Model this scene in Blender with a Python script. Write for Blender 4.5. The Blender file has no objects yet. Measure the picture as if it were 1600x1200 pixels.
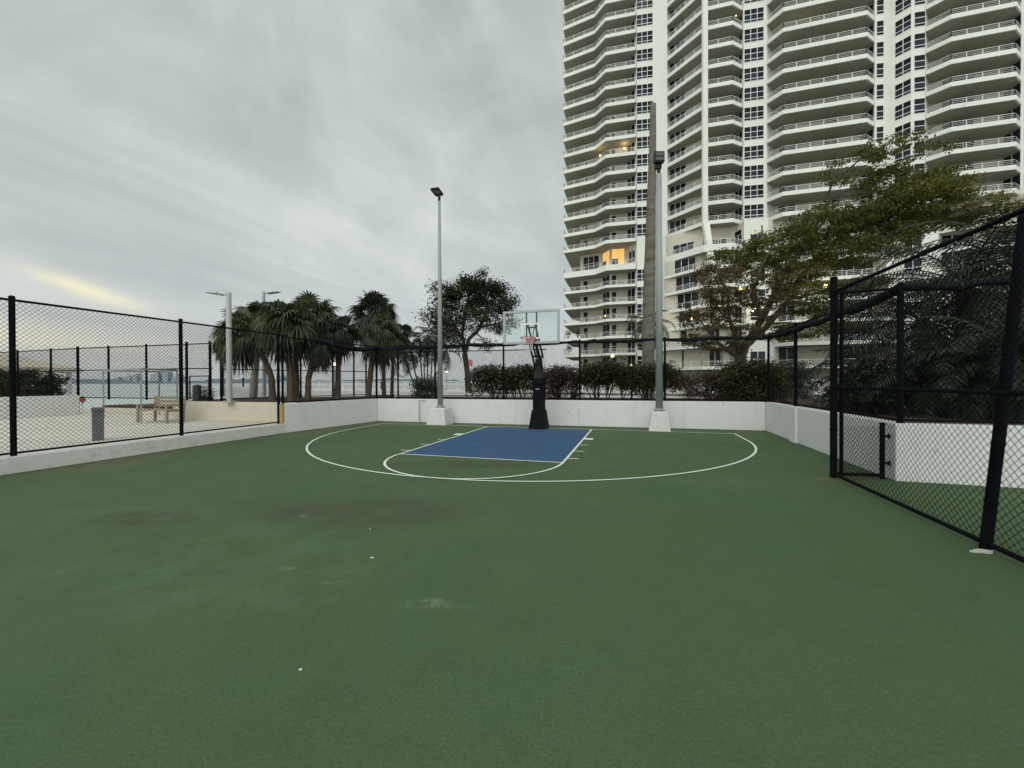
import bpy, bmesh, math, random
import numpy as np
from mathutils import Vector, Matrix
R=math.radians; PI=math.pi
random.seed(7); rng=np.random.default_rng(7)
sc=bpy.context.scene; COL=sc.collection
# ---------------------------------------------------------------- camera
F,PIT,ROL,EYE=640.95,-0.0070138,-0.0036442,1.6214
cam=bpy.data.cameras.new('camera'); camo=bpy.data.objects.new('camera',cam); COL.objects.link(camo)
cam.sensor_width=36; cam.lens=F/1600*36; cam.clip_start=.05; cam.clip_end=12000
cp,sp=math.cos(PIT),math.sin(PIT); r0=Vector((1,0,0)); u0=Vector((0,-sp,cp)); fw=Vector((0,cp,sp))
cr,sr=math.cos(ROL),math.sin(ROL)
rt=r0*cr+u0*sr; up=r0*-sr+u0*cr; bk=-fw
camo.matrix_world=Matrix(((rt.x,up.x,bk.x,0),(rt.y,up.y,bk.y,0),(rt.z,up.z,bk.z,EYE),(0,0,0,1)))
sc.camera=camo
def ray(px,py):
    a,b=px-800,py-600
    u=a*cr+b*sr; v=-a*sr+b*cr
    return Vector((u/F,cp+v/F*sp,sp-v/F*cp))
def G(px,py,z=0.):      # surveying helper: the point of the level z seen at a pixel of the photograph
    r=ray(px,py); t=(z-EYE)/r.z; return Vector((r.x*t,r.y*t,z))
def W(px,py,Y):         # the point at depth Y
    r=ray(px,py); t=Y/r.y; return Vector((r.x*t,Y,EYE+r.z*t))
# ---------------------------------------------------------------- materials
def NT(name):
    m=bpy.data.materials.new(name); m.use_nodes=True; return m,m.node_tree.nodes,m.node_tree.links
def mix_rgb(N,L,fac,a,b,mode='MIX'):
    n=N.new('ShaderNodeMix'); n.data_type='RGBA'; n.blend_type=mode
    for s,v in ((n.inputs[0],fac),(n.inputs[6],a),(n.inputs[7],b)):
        if hasattr(v,'is_output') or isinstance(v,bpy.types.NodeSocket): L.new(v,s)
        elif isinstance(v,(int,float)): s.default_value=v
        else: s.default_value=(*v[:3],1)
    return n.outputs[2]
def ramp(N,L,v,lo,hi,a=0.,b=1.):
    n=N.new('ShaderNodeMapRange'); n.inputs[1].default_value=lo; n.inputs[2].default_value=hi; n.inputs[3].default_value=a; n.inputs[4].default_value=b
    L.new(v,n.inputs[0]); return n.outputs[0]
def noise(N,L,vec,scale,detail=4,rough=.55,dist=0.):
    n=N.new('ShaderNodeTexNoise'); n.inputs['Scale'].default_value=scale; n.inputs['Detail'].default_value=detail
    n.inputs['Roughness'].default_value=rough; n.inputs['Distortion'].default_value=dist
    if vec is not None: L.new(vec,n.inputs['Vector'])
    return n.outputs[0]
def mat(name,c1,c2=None,rough=.7,scale=3.,metal=0.,bump=0.,bscale=40.,spec=.5,fine=None,stretch=None,dirt=None,streak=None):
    m,N,L=NT(name); b=N['Principled BSDF']; tc=N.new('ShaderNodeTexCoord'); vec=tc.outputs['Object']
    if stretch:
        mp=N.new('ShaderNodeMapping'); mp.inputs['Scale'].default_value=stretch; L.new(vec,mp.inputs[0]); vec=mp.outputs[0]
    c2=c2 or tuple(x*.82 for x in c1)
    f=ramp(N,L,noise(N,L,vec,scale,6,.62),.3,.7)
    col=mix_rgb(N,L,f,c1,c2)
    if fine:
        f2=ramp(N,L,noise(N,L,vec,fine,3,.6),.35,.65)
        col=mix_rgb(N,L,mix_fac(N,L,f2,.35),col,tuple(x*.72 for x in c1))
    if dirt:
        f3=ramp(N,L,noise(N,L,vec,dirt[0],5,.7),dirt[1],dirt[2])
        col=mix_rgb(N,L,f3,col,dirt[3])
    L.new(col,b.inputs['Base Color']); b.inputs['Roughness'].default_value=rough; b.inputs['Metallic'].default_value=metal
    b.inputs['Specular IOR Level'].default_value=spec
    if streak:
        mp2=N.new('ShaderNodeMapping'); mp2.inputs['Scale'].default_value=(5.,5.,.35); L.new(tc.outputs['Object'],mp2.inputs[0])
        f4=ramp(N,L,noise(N,L,mp2.outputs[0],1.,6,.7),.52,.72,0,.55); f5=ramp(N,L,noise(N,L,tc.outputs['Object'],.5,3,.6),.42,.6)
        col=mix_rgb(N,L,mul(N,L,f4,f5),col,streak); L.new(col,b.inputs['Base Color'])
        f6=ramp(N,L,noise(N,L,tc.outputs['Object'],7.,2,.4),.70,.76,0,.5); col=mix_rgb(N,L,f6,col,tuple(x*.8 for x in streak)); L.new(col,b.inputs['Base Color'])
    if bump:
        bp=N.new('ShaderNodeBump'); bp.inputs['Strength'].default_value=bump; bp.inputs['Distance'].default_value=.02
        L.new(noise(N,L,vec,bscale,4,.6),bp.inputs['Height']); L.new(bp.outputs[0],b.inputs['Normal'])
    return m
def mix_fac(N,L,v,k):
    n=N.new('ShaderNodeMath'); n.operation='MULTIPLY'; n.inputs[1].default_value=k; L.new(v,n.inputs[0]); return n.outputs[0]
def mul(N,L,a,b):
    n=N.new('ShaderNodeMath'); n.operation='MULTIPLY'
    L.new(a,n.inputs[0])
    if isinstance(b,(int,float)): n.inputs[1].default_value=b
    else: L.new(b,n.inputs[1])
    return n.outputs[0]
def leafmat(name,cols,rough=.55,trans=.25,big=.6):
    m,N,L=NT(name); b=N['Principled BSDF']; g=N.new('ShaderNodeNewGeometry'); tc=N.new('ShaderNodeTexCoord')
    cr_=N.new('ShaderNodeValToRGB'); e=cr_.color_ramp.elements
    e[0].position=0; e[0].color=(*cols[0],1); e[1].position=1; e[1].color=(*cols[-1],1)
    for i,c in enumerate(cols[1:-1]): k=e.new((i+1)/(len(cols)-1)); k.color=(*c,1)
    n=noise(N,L,tc.outputs['Object'],big,2)
    a=N.new('ShaderNodeMath'); a.operation='MULTIPLY_ADD'; L.new(g.outputs['Random Per Island'],a.inputs[0]); a.inputs[1].default_value=.6
    a2=N.new('ShaderNodeMath'); a2.operation='MULTIPLY_ADD'; L.new(n,a2.inputs[0]); a2.inputs[1].default_value=1.1; a2.inputs[2].default_value=-.38
    L.new(a2.outputs[0],a.inputs[2]); L.new(a.outputs[0],cr_.inputs[0])
    L.new(cr_.outputs[0],b.inputs['Base Color']); b.inputs['Roughness'].default_value=rough; b.inputs['Specular IOR Level'].default_value=.3
    if trans:
        t=N.new('ShaderNodeBsdfTranslucent'); L.new(cr_.outputs[0],t.inputs[0]); x=N.new('ShaderNodeMixShader'); x.inputs[0].default_value=trans
        L.new(b.outputs[0],x.inputs[1]); L.new(t.outputs[0],x.inputs[2]); L.new(x.outputs[0],N['Material Output'].inputs[0])
    return m
def emit(name,c,s):
    m,N,L=NT(name); b=N['Principled BSDF']; b.inputs['Base Color'].default_value=(*c,1); b.inputs['Emission Color'].default_value=(*c,1); b.inputs['Emission Strength'].default_value=s; return m
M={}
M['white_wall']=mat('painted wall',(.72,.72,.705),(.68,.68,.66),.85,1.1,bump=.25,bscale=60,dirt=(2.3,.62,.85,(.60,.59,.56)),streak=(.50,.495,.47))
M['curb']=mat('painted curb',(.74,.73,.70),(.62,.61,.57),.85,1.3,bump=.3,bscale=50,dirt=(3.,.55,.8,(.45,.43,.38)),fine=12,streak=(.5,.48,.43))
M['tan_wall']=mat('tan stucco',(.68,.62,.50),(.61,.55,.44),.85,1.0,bump=.2,dirt=(2.,.6,.85,(.45,.39,.3)))
M['patio']=None
M['stucco']=mat('tower stucco',(.77,.78,.71),(.72,.73,.655),.85,.25,bump=.1,bscale=20,dirt=(.5,.6,.9,(.55,.55,.48)),spec=.2)
M['slab']=mat('balcony concrete',(.79,.80,.735),(.73,.74,.675),.85,.3,dirt=(.8,.6,.85,(.52,.51,.45)),spec=.2,streak=(.56,.56,.49))
M['floor_slab']=mat('balcony floor slab',(.36,.355,.29),(.31,.305,.25),.9,.4,spec=.1,dirt=(.9,.6,.85,(.25,.24,.19)))  # darker than the cream fascia: soffit shade is put into this colour
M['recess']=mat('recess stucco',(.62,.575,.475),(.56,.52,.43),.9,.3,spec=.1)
M['white_metal']=mat('white paint metal',(.78,.78,.76),(.7,.7,.68),.45,1.)
M['window_frame']=mat('white window frame',(.82,.82,.80),None,.4,1.)
M['black_metal']=mat('black vinyl steel',(.0045,.005,.007),(.008,.009,.011),.65,4.,spec=.03)
M['wire']=mat('black vinyl wire',(.0045,.005,.006),None,.7,4.,spec=.03)
M['shade_cloth']=mat('black shade cloth',(.006,.007,.008),(.014,.017,.018),.9,9.,bump=.8,bscale=25,spec=.1)
M['galv']=mat('grey painted steel',(.31,.33,.325),(.26,.28,.275),.55,2.)
M['dark_metal']=mat('dark bronze metal',(.018,.019,.020),None,.6,5.,spec=.25)
M['bronze']=mat('lamp housing',(.09,.09,.085),None,.5,5.)
M['concrete']=mat('base concrete',(.70,.70,.67),(.58,.58,.55),.9,2.5,bump=.4,dirt=(4,.6,.8,(.4,.39,.35)),fine=25)
M['pad']=mat('black vinyl padding',(.005,.0055,.007),(.009,.010,.012),.65,3.,bump=.3,bscale=12,spec=.06)
M['alu']=mat('aluminium frame',(.40,.415,.415),(.35,.36,.365),.45,2.,metal=.2)
M['white_line']=None
M['rim']=mat('orange red rim',(.45,.05,.03),(.3,.03,.02),.45,8.)
M['net']=mat('white nylon net',(.7,.68,.64),None,.8,8.)
M['bark_palm']=mat('palm bark',(.15,.11,.075),(.08,.058,.042),.9,2.,bump=.9,bscale=10,stretch=(1,1,5))
M['bark_royal']=mat('royal palm bark',(.20,.19,.155),(.14,.128,.10),.9,1.6,bump=.6,bscale=9,stretch=(1,1,3.5),dirt=(1.2,.5,.7,(.085,.062,.04)),spec=.1)
M['bark_pale']=mat('pale palm bark',(.36,.35,.29),(.27,.26,.21),.85,2.,bump=.4,bscale=9,stretch=(1,1,4))
M['bark']=mat('tree bark',(.085,.068,.05),(.045,.036,.027),.9,2.5,bump=.7,bscale=8,stretch=(1,1,.4))
M['bark_olive']=mat('olive bark',(.085,.066,.044),(.045,.036,.025),.9,1.6,bump=.7,bscale=8,stretch=(1,1,.4))
M['leaf_palm']=leafmat('fan palm leaves',[(.014,.020,.012),(.038,.054,.027),(.072,.098,.044),(.14,.165,.075)])
M['leaf_palm_dark']=leafmat('dark palm leaves',[(.010,.015,.010),(.024,.034,.020),(.046,.062,.032),(.09,.11,.055)])
M['leaf_dead']=leafmat('dead palm leaves',[(.02,.014,.01),(.05,.036,.022),(.10,.07,.04)])
M['leaf_dark']=leafmat('dark tree leaves',[(.010,.016,.008),(.022,.034,.012),(.045,.06,.018),(.08,.085,.03)])
M['leaf_olive']=leafmat('olive leaves',[(.022,.028,.007),(.060,.072,.014),(.115,.122,.024),(.19,.18,.04),(.20,.15,.04)],trans=.35,big=.35)
M['leaf_brown']=leafmat('brown thin leaves',[(.045,.032,.016),(.09,.064,.03),(.12,.095,.035),(.15,.11,.05)],big=.5)
M['leaf_hedge']=leafmat('hedge leaves',[(.014,.019,.008),(.044,.052,.017),(.095,.09,.03),(.14,.085,.055)],big=.9)
M['leaf_grey']=leafmat('grey green leaves',[(.045,.055,.04),(.09,.11,.08),(.14,.17,.12)],big=1.2)
M['leaf_red']=leafmat('reddish leaves',[(.03,.022,.015),(.08,.05,.034),(.13,.075,.06),(.08,.08,.03)],big=1.1)
M['leaf_big_palm']=leafmat('date palm leaves',[(.007,.012,.007),(.018,.030,.016),(.04,.056,.03),(.085,.095,.045)],big=.5)
M['mulch']=mat('mulch',(.09,.055,.035),(.05,.03,.02),.95,6.,bump=1.,bscale=30,fine=40)
M['wood']=mat('weathered wood',(.36,.30,.21),(.27,.22,.15),.8,3.,stretch=(1,1,8),fine=20)
M['roof_tile']=mat('beige roof',(.62,.56,.46),(.52,.46,.38),.8,2.)
M['asphalt']=mat('asphalt',(.10,.10,.105),(.07,.07,.073),.9,.6,fine=30)
M['ground']=mat('pale concrete ground',(.50,.49,.46),(.42,.41,.38),.9,.15,fine=3)
M['bollard']=mat('grey aggregate',(.16,.17,.18),(.10,.105,.11),.8,8.,fine=40)
M['bin']=mat('dark green bin',(.02,.032,.028),None,.5,3.)
M['red_sign']=mat('red sign face',(.26,.035,.025),(.2,.03,.025),.5,3.)
M['yellow']=mat('yellow paint',(.52,.37,.12),(.42,.28,.10),.6,3.)
M['far_veg']=mat('far shore trees',(.17,.205,.225),(.13,.16,.18),.9,.02)  # distance haze is mixed into this blue-grey tree colour
M['bounce_damper']=mat('bounce_damper',(.07,.085,.035),(.05,.065,.028),.95,.4,fine=6)
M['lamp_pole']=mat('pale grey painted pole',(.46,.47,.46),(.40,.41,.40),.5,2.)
M['far_tower']=mat('far towers',(.36,.41,.45),(.31,.36,.40),.8,.01)  # pale blue-grey includes the haze of distance
M['bulb']=emit('warm bulb',(1.,.70,.22),5.)
M['bulb2']=emit('warm lantern',(1.,.70,.34),3.0)
M['warm_room']=emit('lit room behind window',(1.,.50,.12),.75)
M['plant_pot']=mat('terracotta',(.3,.16,.1),None,.8,4.)
M['flag']=mat('faded red flag',(.5,.16,.17),None,.8,4.)
M['scrap']=mat('white flake',(.55,.55,.52),None,.8,20.)
M['leaf_litter']=mat('leaf litter',(.20,.12,.07),(.10,.06,.04),.95,20.)
def glass_panes():
    m,N,L=NT('tower window glass'); b=N['Principled BSDF']; g=N.new('ShaderNodeNewGeometry')
    cr_=N.new('ShaderNodeValToRGB'); e=cr_.color_ramp.elements; cr_.color_ramp.interpolation='CONSTANT'
    e[0].position=0; e[0].color=(.012,.015,.021,1); e[1].position=.3; e[1].color=(.022,.029,.037,1)
    for p,c in ((.5,(.009,.010,.012)),(.68,(.034,.038,.05)),(.8,(.035,.014,.012)),(.87,(.018,.03,.037)),(.95,(.09,.085,.078))):
        k=e.new(p); k.color=(*c,1)
    L.new(g.outputs['Random Per Island'],cr_.inputs[0]); L.new(cr_.outputs[0],b.inputs['Base Color'])
    b.inputs['Roughness'].default_value=.12; b.inputs['Specular IOR Level'].default_value=.12; return m
M['pane']=glass_panes()
def board_glass():
    m,N,L=NT('backboard glass'); b=N['Principled BSDF']; tr=N.new('ShaderNodeBsdfTransparent'); tr.inputs[0].default_value=(.94,.975,.965,1)
    b.inputs['Base Color'].default_value=(.6,.7,.69,1); b.inputs['Roughness'].default_value=.12
    x=N.new('ShaderNodeMixShader'); x.inputs[0].default_value=.06; L.new(tr.outputs[0],x.inputs[1]); L.new(b.outputs[0],x.inputs[2]); L.new(x.outputs[0],N['Material Output'].inputs[0]); return m
M['board_glass']=board_glass()
def water():
    m,N,L=NT('bay water'); b=N['Principled BSDF']; b.inputs['Base Color'].default_value=(.42,.48,.47,1); b.inputs['Roughness'].default_value=.3
    tc=N.new('ShaderNodeTexCoord'); mp=N.new('ShaderNodeMapping'); mp.inputs['Scale'].default_value=(.4,1,1); L.new(tc.outputs['Object'],mp.inputs[0])
    bp=N.new('ShaderNodeBump'); bp.inputs['Strength'].default_value=.5; bp.inputs['Distance'].default_value=.25
    L.new(noise(N,L,mp.outputs[0],.9,4,.6),bp.inputs['Height']); L.new(bp.outputs[0],b.inputs['Normal']); return m
M['water']=water()
def blobs(N,L,vec,pts):      # stains that lie at fixed spots on the court
    out=None
    for (x,y,rx,ry) in pts:
        mp=N.new('ShaderNodeMapping'); mp.inputs['Location'].default_value=(-x/rx,-y/ry,0); mp.inputs['Scale'].default_value=(1/rx,1/ry,0)
        L.new(vec,mp.inputs[0]); g=N.new('ShaderNodeTexGradient'); g.gradient_type='SPHERICAL'; L.new(mp.outputs[0],g.inputs[0])
        if out is None: out=g.outputs[1]
        else:
            a=N.new('ShaderNodeMath'); a.operation='MAXIMUM'; L.new(out,a.inputs[0]); L.new(g.outputs[1],a.inputs[1]); out=a.outputs[0]
    return out
def court_mat(name,base,alt,marks=True):
    m,N,L=NT(name); b=N['Principled BSDF']; tc=N.new('ShaderNodeTexCoord'); v=tc.outputs['Object']
    f=ramp(N,L,noise(N,L,v,.35,5,.6,.6),.32,.68); col=mix_rgb(N,L,f,base,alt); f=ramp(N,L,noise(N,L,v,.55,6,.65,.8),.45,.62,0,.55); col=mix_rgb(N,L,f,col,(base[0]*.86,base[1]*1.0,base[2]*1.45))
    f=ramp(N,L,noise(N,L,v,1.7,6,.7,.4),.5,.75,0,.5); col=mix_rgb(N,L,f,col,tuple(x*.78 for x in base))
    f=ramp(N,L,noise(N,L,v,9,6,.75,.3),.45,.7,0,.22); col=mix_rgb(N,L,f,col,tuple(x*1.35+.008 for x in base))
    f=ramp(N,L,noise(N,L,v,55,3,.7),.4,.66,0,.5); col=mix_rgb(N,L,f,col,tuple(x*.55 for x in base))
    f=ramp(N,L,noise(N,L,v,240,2,.6),.55,.75,0,.35); col=mix_rgb(N,L,f,col,tuple(min(1,x*1.6+.02) for x in base))
    if marks:
        sm=mul(N,L,ramp(N,L,blobs(N,L,v,[(-1.9,5.1,1.9,.8),(-1.3,5.3,.7,.45),(-4.4,4.9,.8,.35),(-.9,8.0,2.5,.5)]),0,.6),ramp(N,L,noise(N,L,v,1.6,7,.7,.3),.34,.58,.1,.75))
        col=mix_rgb(N,L,sm,col,(.060,.062,.040))
        sc_=mul(N,L,ramp(N,L,blobs(N,L,v,[(-2.6,4.2,1.7,.8),(-2.2,3.1,1.1,.5),(-4.6,5.1,1.6,.35),(-.55,2.95,.35,.1),(-1.8,3.6,1.2,.25),(-3.2,3.5,1.3,.5),(3.,6.5,1.,.4)]),0,.5),ramp(N,L,noise(N,L,v,2.1,7,.75,.25),.46,.72,0,.30))
        col=mix_rgb(N,L,sc_,col,(.125,.20,.125))
        ch=mul(N,L,ramp(N,L,blobs(N,L,v,[(-2.47,4.95,.16,.07),(-4.22,4.85,.22,.07),(-2.02,3.55,.18,.06),(-.6,2.98,.22,.10),(2.9,12.9,.35,.12),(-1.4,3.3,.2,.05)]),.0,.5),ramp(N,L,noise(N,L,v,8,6,.75),.44,.7,0,.36))
        col=mix_rgb(N,L,ch,col,(.30,.37,.29))
        # worn dirt along the foot of the walls; grime painted as contact shadow at hoop and pole bases
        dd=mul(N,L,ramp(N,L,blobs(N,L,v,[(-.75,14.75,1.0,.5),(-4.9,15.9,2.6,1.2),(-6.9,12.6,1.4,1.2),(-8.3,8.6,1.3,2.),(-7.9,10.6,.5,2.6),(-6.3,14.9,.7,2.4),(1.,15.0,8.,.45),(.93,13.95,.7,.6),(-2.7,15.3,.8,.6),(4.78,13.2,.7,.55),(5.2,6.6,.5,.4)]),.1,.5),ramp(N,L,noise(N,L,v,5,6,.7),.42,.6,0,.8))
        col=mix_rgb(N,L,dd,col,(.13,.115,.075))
    vo=N.new('ShaderNodeTexVoronoi'); vo.feature='DISTANCE_TO_EDGE'; vo.inputs['Scale'].default_value=.22
    dv=N.new('ShaderNodeVectorMath'); dv.operation='MULTIPLY_ADD'; nn=N.new('ShaderNodeTexNoise'); nn.inputs['Scale'].default_value=1.4; nn.inputs['Detail'].default_value=5; L.new(v,nn.inputs[0]); L.new(nn.outputs[1],dv.inputs[0]); dv.inputs[1].default_value=(.9,.9,0); L.new(v,dv.inputs[2]); L.new(dv.outputs[0],vo.inputs['Vector'])
    cf=mul(N,L,ramp(N,L,vo.outputs['Distance'],.0,.0022,.28,0),ramp(N,L,noise(N,L,v,.5,3),.5,.62)); col=mix_rgb(N,L,cf,col,tuple(x*.35 for x in base))
    L.new(col,b.inputs['Base Color']); b.inputs['Specular IOR Level'].default_value=.14
    L.new(ramp(N,L,noise(N,L,v,1.2,4),.3,.7,.62,.85),b.inputs['Roughness'])
    bp=N.new('ShaderNodeBump'); bp.inputs['Strength'].default_value=.35; bp.inputs['Distance'].default_value=.004; L.new(noise(N,L,v,160,3,.6),bp.inputs['Height']); L.new(bp.outputs[0],b.inputs['Normal'])
    return m
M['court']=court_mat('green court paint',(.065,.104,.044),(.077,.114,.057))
M['court_blue']=court_mat('blue court paint',(.036,.084,.156),(.048,.096,.170),False)
M['white_line']=mat('court line paint',(.74,.76,.70),(.62,.66,.58),.7,2.,fine=30,dirt=(6,.62,.8,(.35,.42,.3)))
def patio_mat():
    m,N,L=NT('beige patio pavers'); b=N['Principled BSDF']; tc=N.new('ShaderNodeTexCoord'); v=tc.outputs['Object']
    mp=N.new('ShaderNodeMapping'); mp.inputs['Rotation'].default_value=(0,0,.289); L.new(v,mp.inputs[0])
    br=N.new('ShaderNodeTexBrick'); br.inputs['Scale'].default_value=1; br.inputs['Brick Width'].default_value=1.6; br.inputs['Row Height'].default_value=1.6; br.offset=0; br.inputs['Mortar Size'].default_value=.02
    br.inputs['Color1'].default_value=(.60,.57,.50,1); br.inputs['Color2'].default_value=(.55,.52,.46,1); br.inputs['Mortar'].default_value=(.38,.34,.27,1); L.new(mp.outputs[0],br.inputs[0])
    f=ramp(N,L,noise(N,L,v,.8,6,.6),.4,.7,0,.5); L.new(mix_rgb(N,L,f,br.outputs[0],(.45,.42,.37)),b.inputs['Base Color']); b.inputs['Roughness'].default_value=.9; return m
M['patio']=patio_mat()
# ---------------------------------------------------------------- mesh helpers
class MB:
    def __init__(s): s.v=[]; s.f=[]; s.n=0
    def add(s,v,f):
        s.v.append(np.asarray(v,dtype=float).reshape(-1,3)); s.f+= [tuple(i+s.n for i in q) for q in f]; s.n+=len(v)
    def quads(s,V):     # V: (n,4,3)
        V=np.asarray(V,dtype=float); k=len(V); s.v.append(V.reshape(-1,3)); a=np.arange(k*4).reshape(-1,4)+s.n
        s.f+=[tuple(q) for q in a.tolist()]; s.n+=k*4
    def box(s,c,size,rz=0,bev=0):
        x,y,z=[k/2 for k in size]; ca,sa=math.cos(rz),math.sin(rz)
        P=[(i*x,j*y,k*z) for k in(-1,1) for j in(-1,1) for i in(-1,1)]
        s.add([(c[0]+a*ca-b*sa,c[1]+a*sa+b*ca,c[2]+d) for a,b,d in P],[(0,2,3,1),(4,5,7,6),(0,1,5,4),(2,6,7,3),(0,4,6,2),(1,3,7,5)])
    def beam(s,a,b,w,h=None,upv=(0,0,1)):       # rectangular bar from a to b
        a,b=Vector(a),Vector(b); d=(b-a).normalized(); u=Vector(upv)
        if abs(d.dot(u))>.98: u=Vector((0,1,0))
        r=d.cross(u).normalized()*(w/2); t=r.cross(d).normalized()*((h or w)/2)
        s.add([p+i*r+j*t for p in(a,b) for j in(-1,1) for i in(-1,1)],[(0,1,3,2),(4,6,7,5),(0,4,5,1),(2,3,7,6),(0,2,6,4),(1,5,7,3)])
    def tube(s,pts,rad,n=8,cap=True,jit=0):
        pts=[Vector(p) for p in pts]; k=len(pts)
        if not hasattr(rad,'__len__'): rad=[rad]*k
        V=[]; prev=None
        for i,p in enumerate(pts):
            d=(pts[min(i+1,k-1)]-pts[max(i-1,0)]).normalized()
            if prev is None:
                u=Vector((0,0,1)) if abs(d.z)<.9 else Vector((1,0,0)); a=d.cross(u).normalized()
            else: a=(prev-d*prev.dot(d)).normalized()
            prev=a; b=d.cross(a)
            for j in range(n):
                t=2*PI*j/n; r=rad[i]*(1+(random.uniform(-jit,jit) if jit else 0)); V.append(p+(a*math.cos(t)+b*math.sin(t))*r)
        Fc=[(i*n+j,i*n+(j+1)%n,(i+1)*n+(j+1)%n,(i+1)*n+j) for i in range(k-1) for j in range(n)]
        if cap: Fc+= [tuple(range(n-1,-1,-1)),tuple(range((k-1)*n,k*n))]
        s.add(V,Fc)
    def prism(s,poly,z0,z1):
        k=len(poly); V=[(p[0],p[1],z0) for p in poly]+[(p[0],p[1],z1) for p in poly]
        s.add(V,[tuple(range(k-1,-1,-1)),tuple(range(k,2*k))]+[(i,(i+1)%k,k+(i+1)%k,k+i) for i in range(k)])
    def sphere(s,c,r,n=10,m=6,sc=(1,1,1)):
        V=[];Fc=[]
        for i in range(m+1):
            t=PI*i/m
            for j in range(n): a=2*PI*j/n; V.append((c[0]+r*sc[0]*math.sin(t)*math.cos(a),c[1]+r*sc[1]*math.sin(t)*math.sin(a),c[2]+r*sc[2]*math.cos(t)))
        for i in range(m):
            for j in range(n): Fc.append((i*n+j,(i+1)*n+j,(i+1)*n+(j+1)%n,i*n+(j+1)%n))
        s.add(V,Fc)
    def build(s,name,m,parent=None,smooth=False,origin=None):
        me=bpy.data.meshes.new(name); V=np.concatenate(s.v) if s.v else np.zeros((0,3))
        o=bpy.data.objects.new(name,me); COL.objects.link(o)
        off=Vector(origin) if origin is not None else Vector((0,0,0))
        if parent is not None: off=Vector(parent_abs(parent)); o.parent=parent
        else: o.location=off
        me.from_pydata((V-np.array(off)).tolist(),[],s.f); me.materials.append(m)
        if smooth: me.polygons.foreach_set('use_smooth',[True]*len(me.polygons))
        me.update(); return o
def parent_abs(o):
    p=Vector(o.location)
    while o.parent: o=o.parent; p+=Vector(o.location)
    return p
def tag(o,label,cat,group=None,kind=None):
    if label: o['label']=label
    if cat: o['category']=cat
    if group: o['group']=group
    if kind: o['kind']=kind
    return o
def thing(name,label,cat,loc=(0,0,0),group=None):
    o=bpy.data.objects.new(name,None); o.empty_display_size=.2; COL.objects.link(o); o.location=loc; return tag(o,label,cat,group)
def struct(o): o['kind']='structure'; return o
# ================================================================ SETTING
TH=-.28886; CX,CY=.88873,14.1428; cT,sT=math.cos(TH),math.sin(TH)
def C(a,b,z=0): return Vector((CX+a*cT+b*sT,CY+a*sT-b*cT,z))
L0=Vector((-9.85,4.1)); L2=Vector((-7.21,13.03)); LC=Vector((-5.53,16.83)); RC=Vector((8.13,13.15)); R3=Vector((6.12,6.54)); R4=Vector((14.0,4.05))
# ground: sheet of land with a bay beyond
def flat(name,poly,z,m):
    b=MB(); b.add([(p[0],p[1],z) for p in poly],[tuple(range(len(poly)))]); o=b.build(name,m); return struct(o)
flat('water',[(-9000,-3000),(9000,-3000),(9000,9500),(-9000,9500)],-3.,M['water'])
land=MB(); land.prism([(-30,-60),(-30,19.5),(-26,22.5),(-15.,22.),(-13,26),(-26,50),(-105,150),(-40,190),(300,210),(300,-60)],-3.4,-.012)
struct(land.build('ground',M['ground']))
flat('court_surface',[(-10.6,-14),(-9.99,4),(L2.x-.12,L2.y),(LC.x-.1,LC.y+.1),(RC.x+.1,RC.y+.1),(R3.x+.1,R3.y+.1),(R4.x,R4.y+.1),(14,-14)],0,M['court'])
flat('bounce_damper',[(-3,52),(16,44),(34,36),(90,30),(120,140),(-3,140)],.0,M['bounce_damper'])  # dark green sheet added to cut ground bounce onto the tower soffits
# blue key and lines
b=MB(); w=1.83; LK=5.76
b.add([C(-w,0,.004),C(-w,LK,.004),C(w,LK,.004),C(w,0,.004)],[(0,1,2,3)]); struct(b.build('key_paint',M['court_blue']))
b=MB()
def line(p,q,wd=.05,z=.008):
    p,q=Vector(p),Vector(q); d=(q-p).normalized(); n=Vector((-d.y,d.x,0))*wd/2
    b.add([(p-n).xy.to_tuple()+(z,),(q-n).xy.to_tuple()+(z,),(q+n).xy.to_tuple()+(z,),(p+n).xy.to_tuple()+(z,)],[(0,1,2,3)])
def arc(a0,b0,r,t0,t1,wd=.05,n=96,z=.008):
    V=[]
    for i in range(n+1):
        t=t0+(t1-t0)*i/n
        for rr in(r-wd/2,r+wd/2):
            V.append(C(a0+rr*math.cos(t),b0+rr*math.sin(t),z))
    b.add(V,[(2*i,2*i+1,2*i+3,2*i+2) for i in range(n)])
RA,DA=6.095,1.52
line(C(-RA-.025,0),C(-w-.025,0)); line(C(-w+.025,0),C(w-.025,0)); line(C(w+.025,0),C(RA+.025,0))
line(C(-w,-.025),C(-w,LK+.025)); line(C(w,-.025),C(w,LK+.025)); line(C(-w+.025,LK),C(w-.025,LK))
line(C(-RA,.025),C(-RA,DA)); line(C(RA,.025),C(RA,DA))
arc(0,DA,RA,0,PI); arc(0,LK+.03,w,.0,PI,z=.012)
for s in(-1,1):
    line(C(s*(w+.025),2.28),C(s*(w+.26),2.28),.3)
    for q in(3.43,4.36,5.29): line(C(s*(w+.025),q),C(s*(w+.26),q))
struct(b.build('court_lines',M['white_line']))
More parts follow.
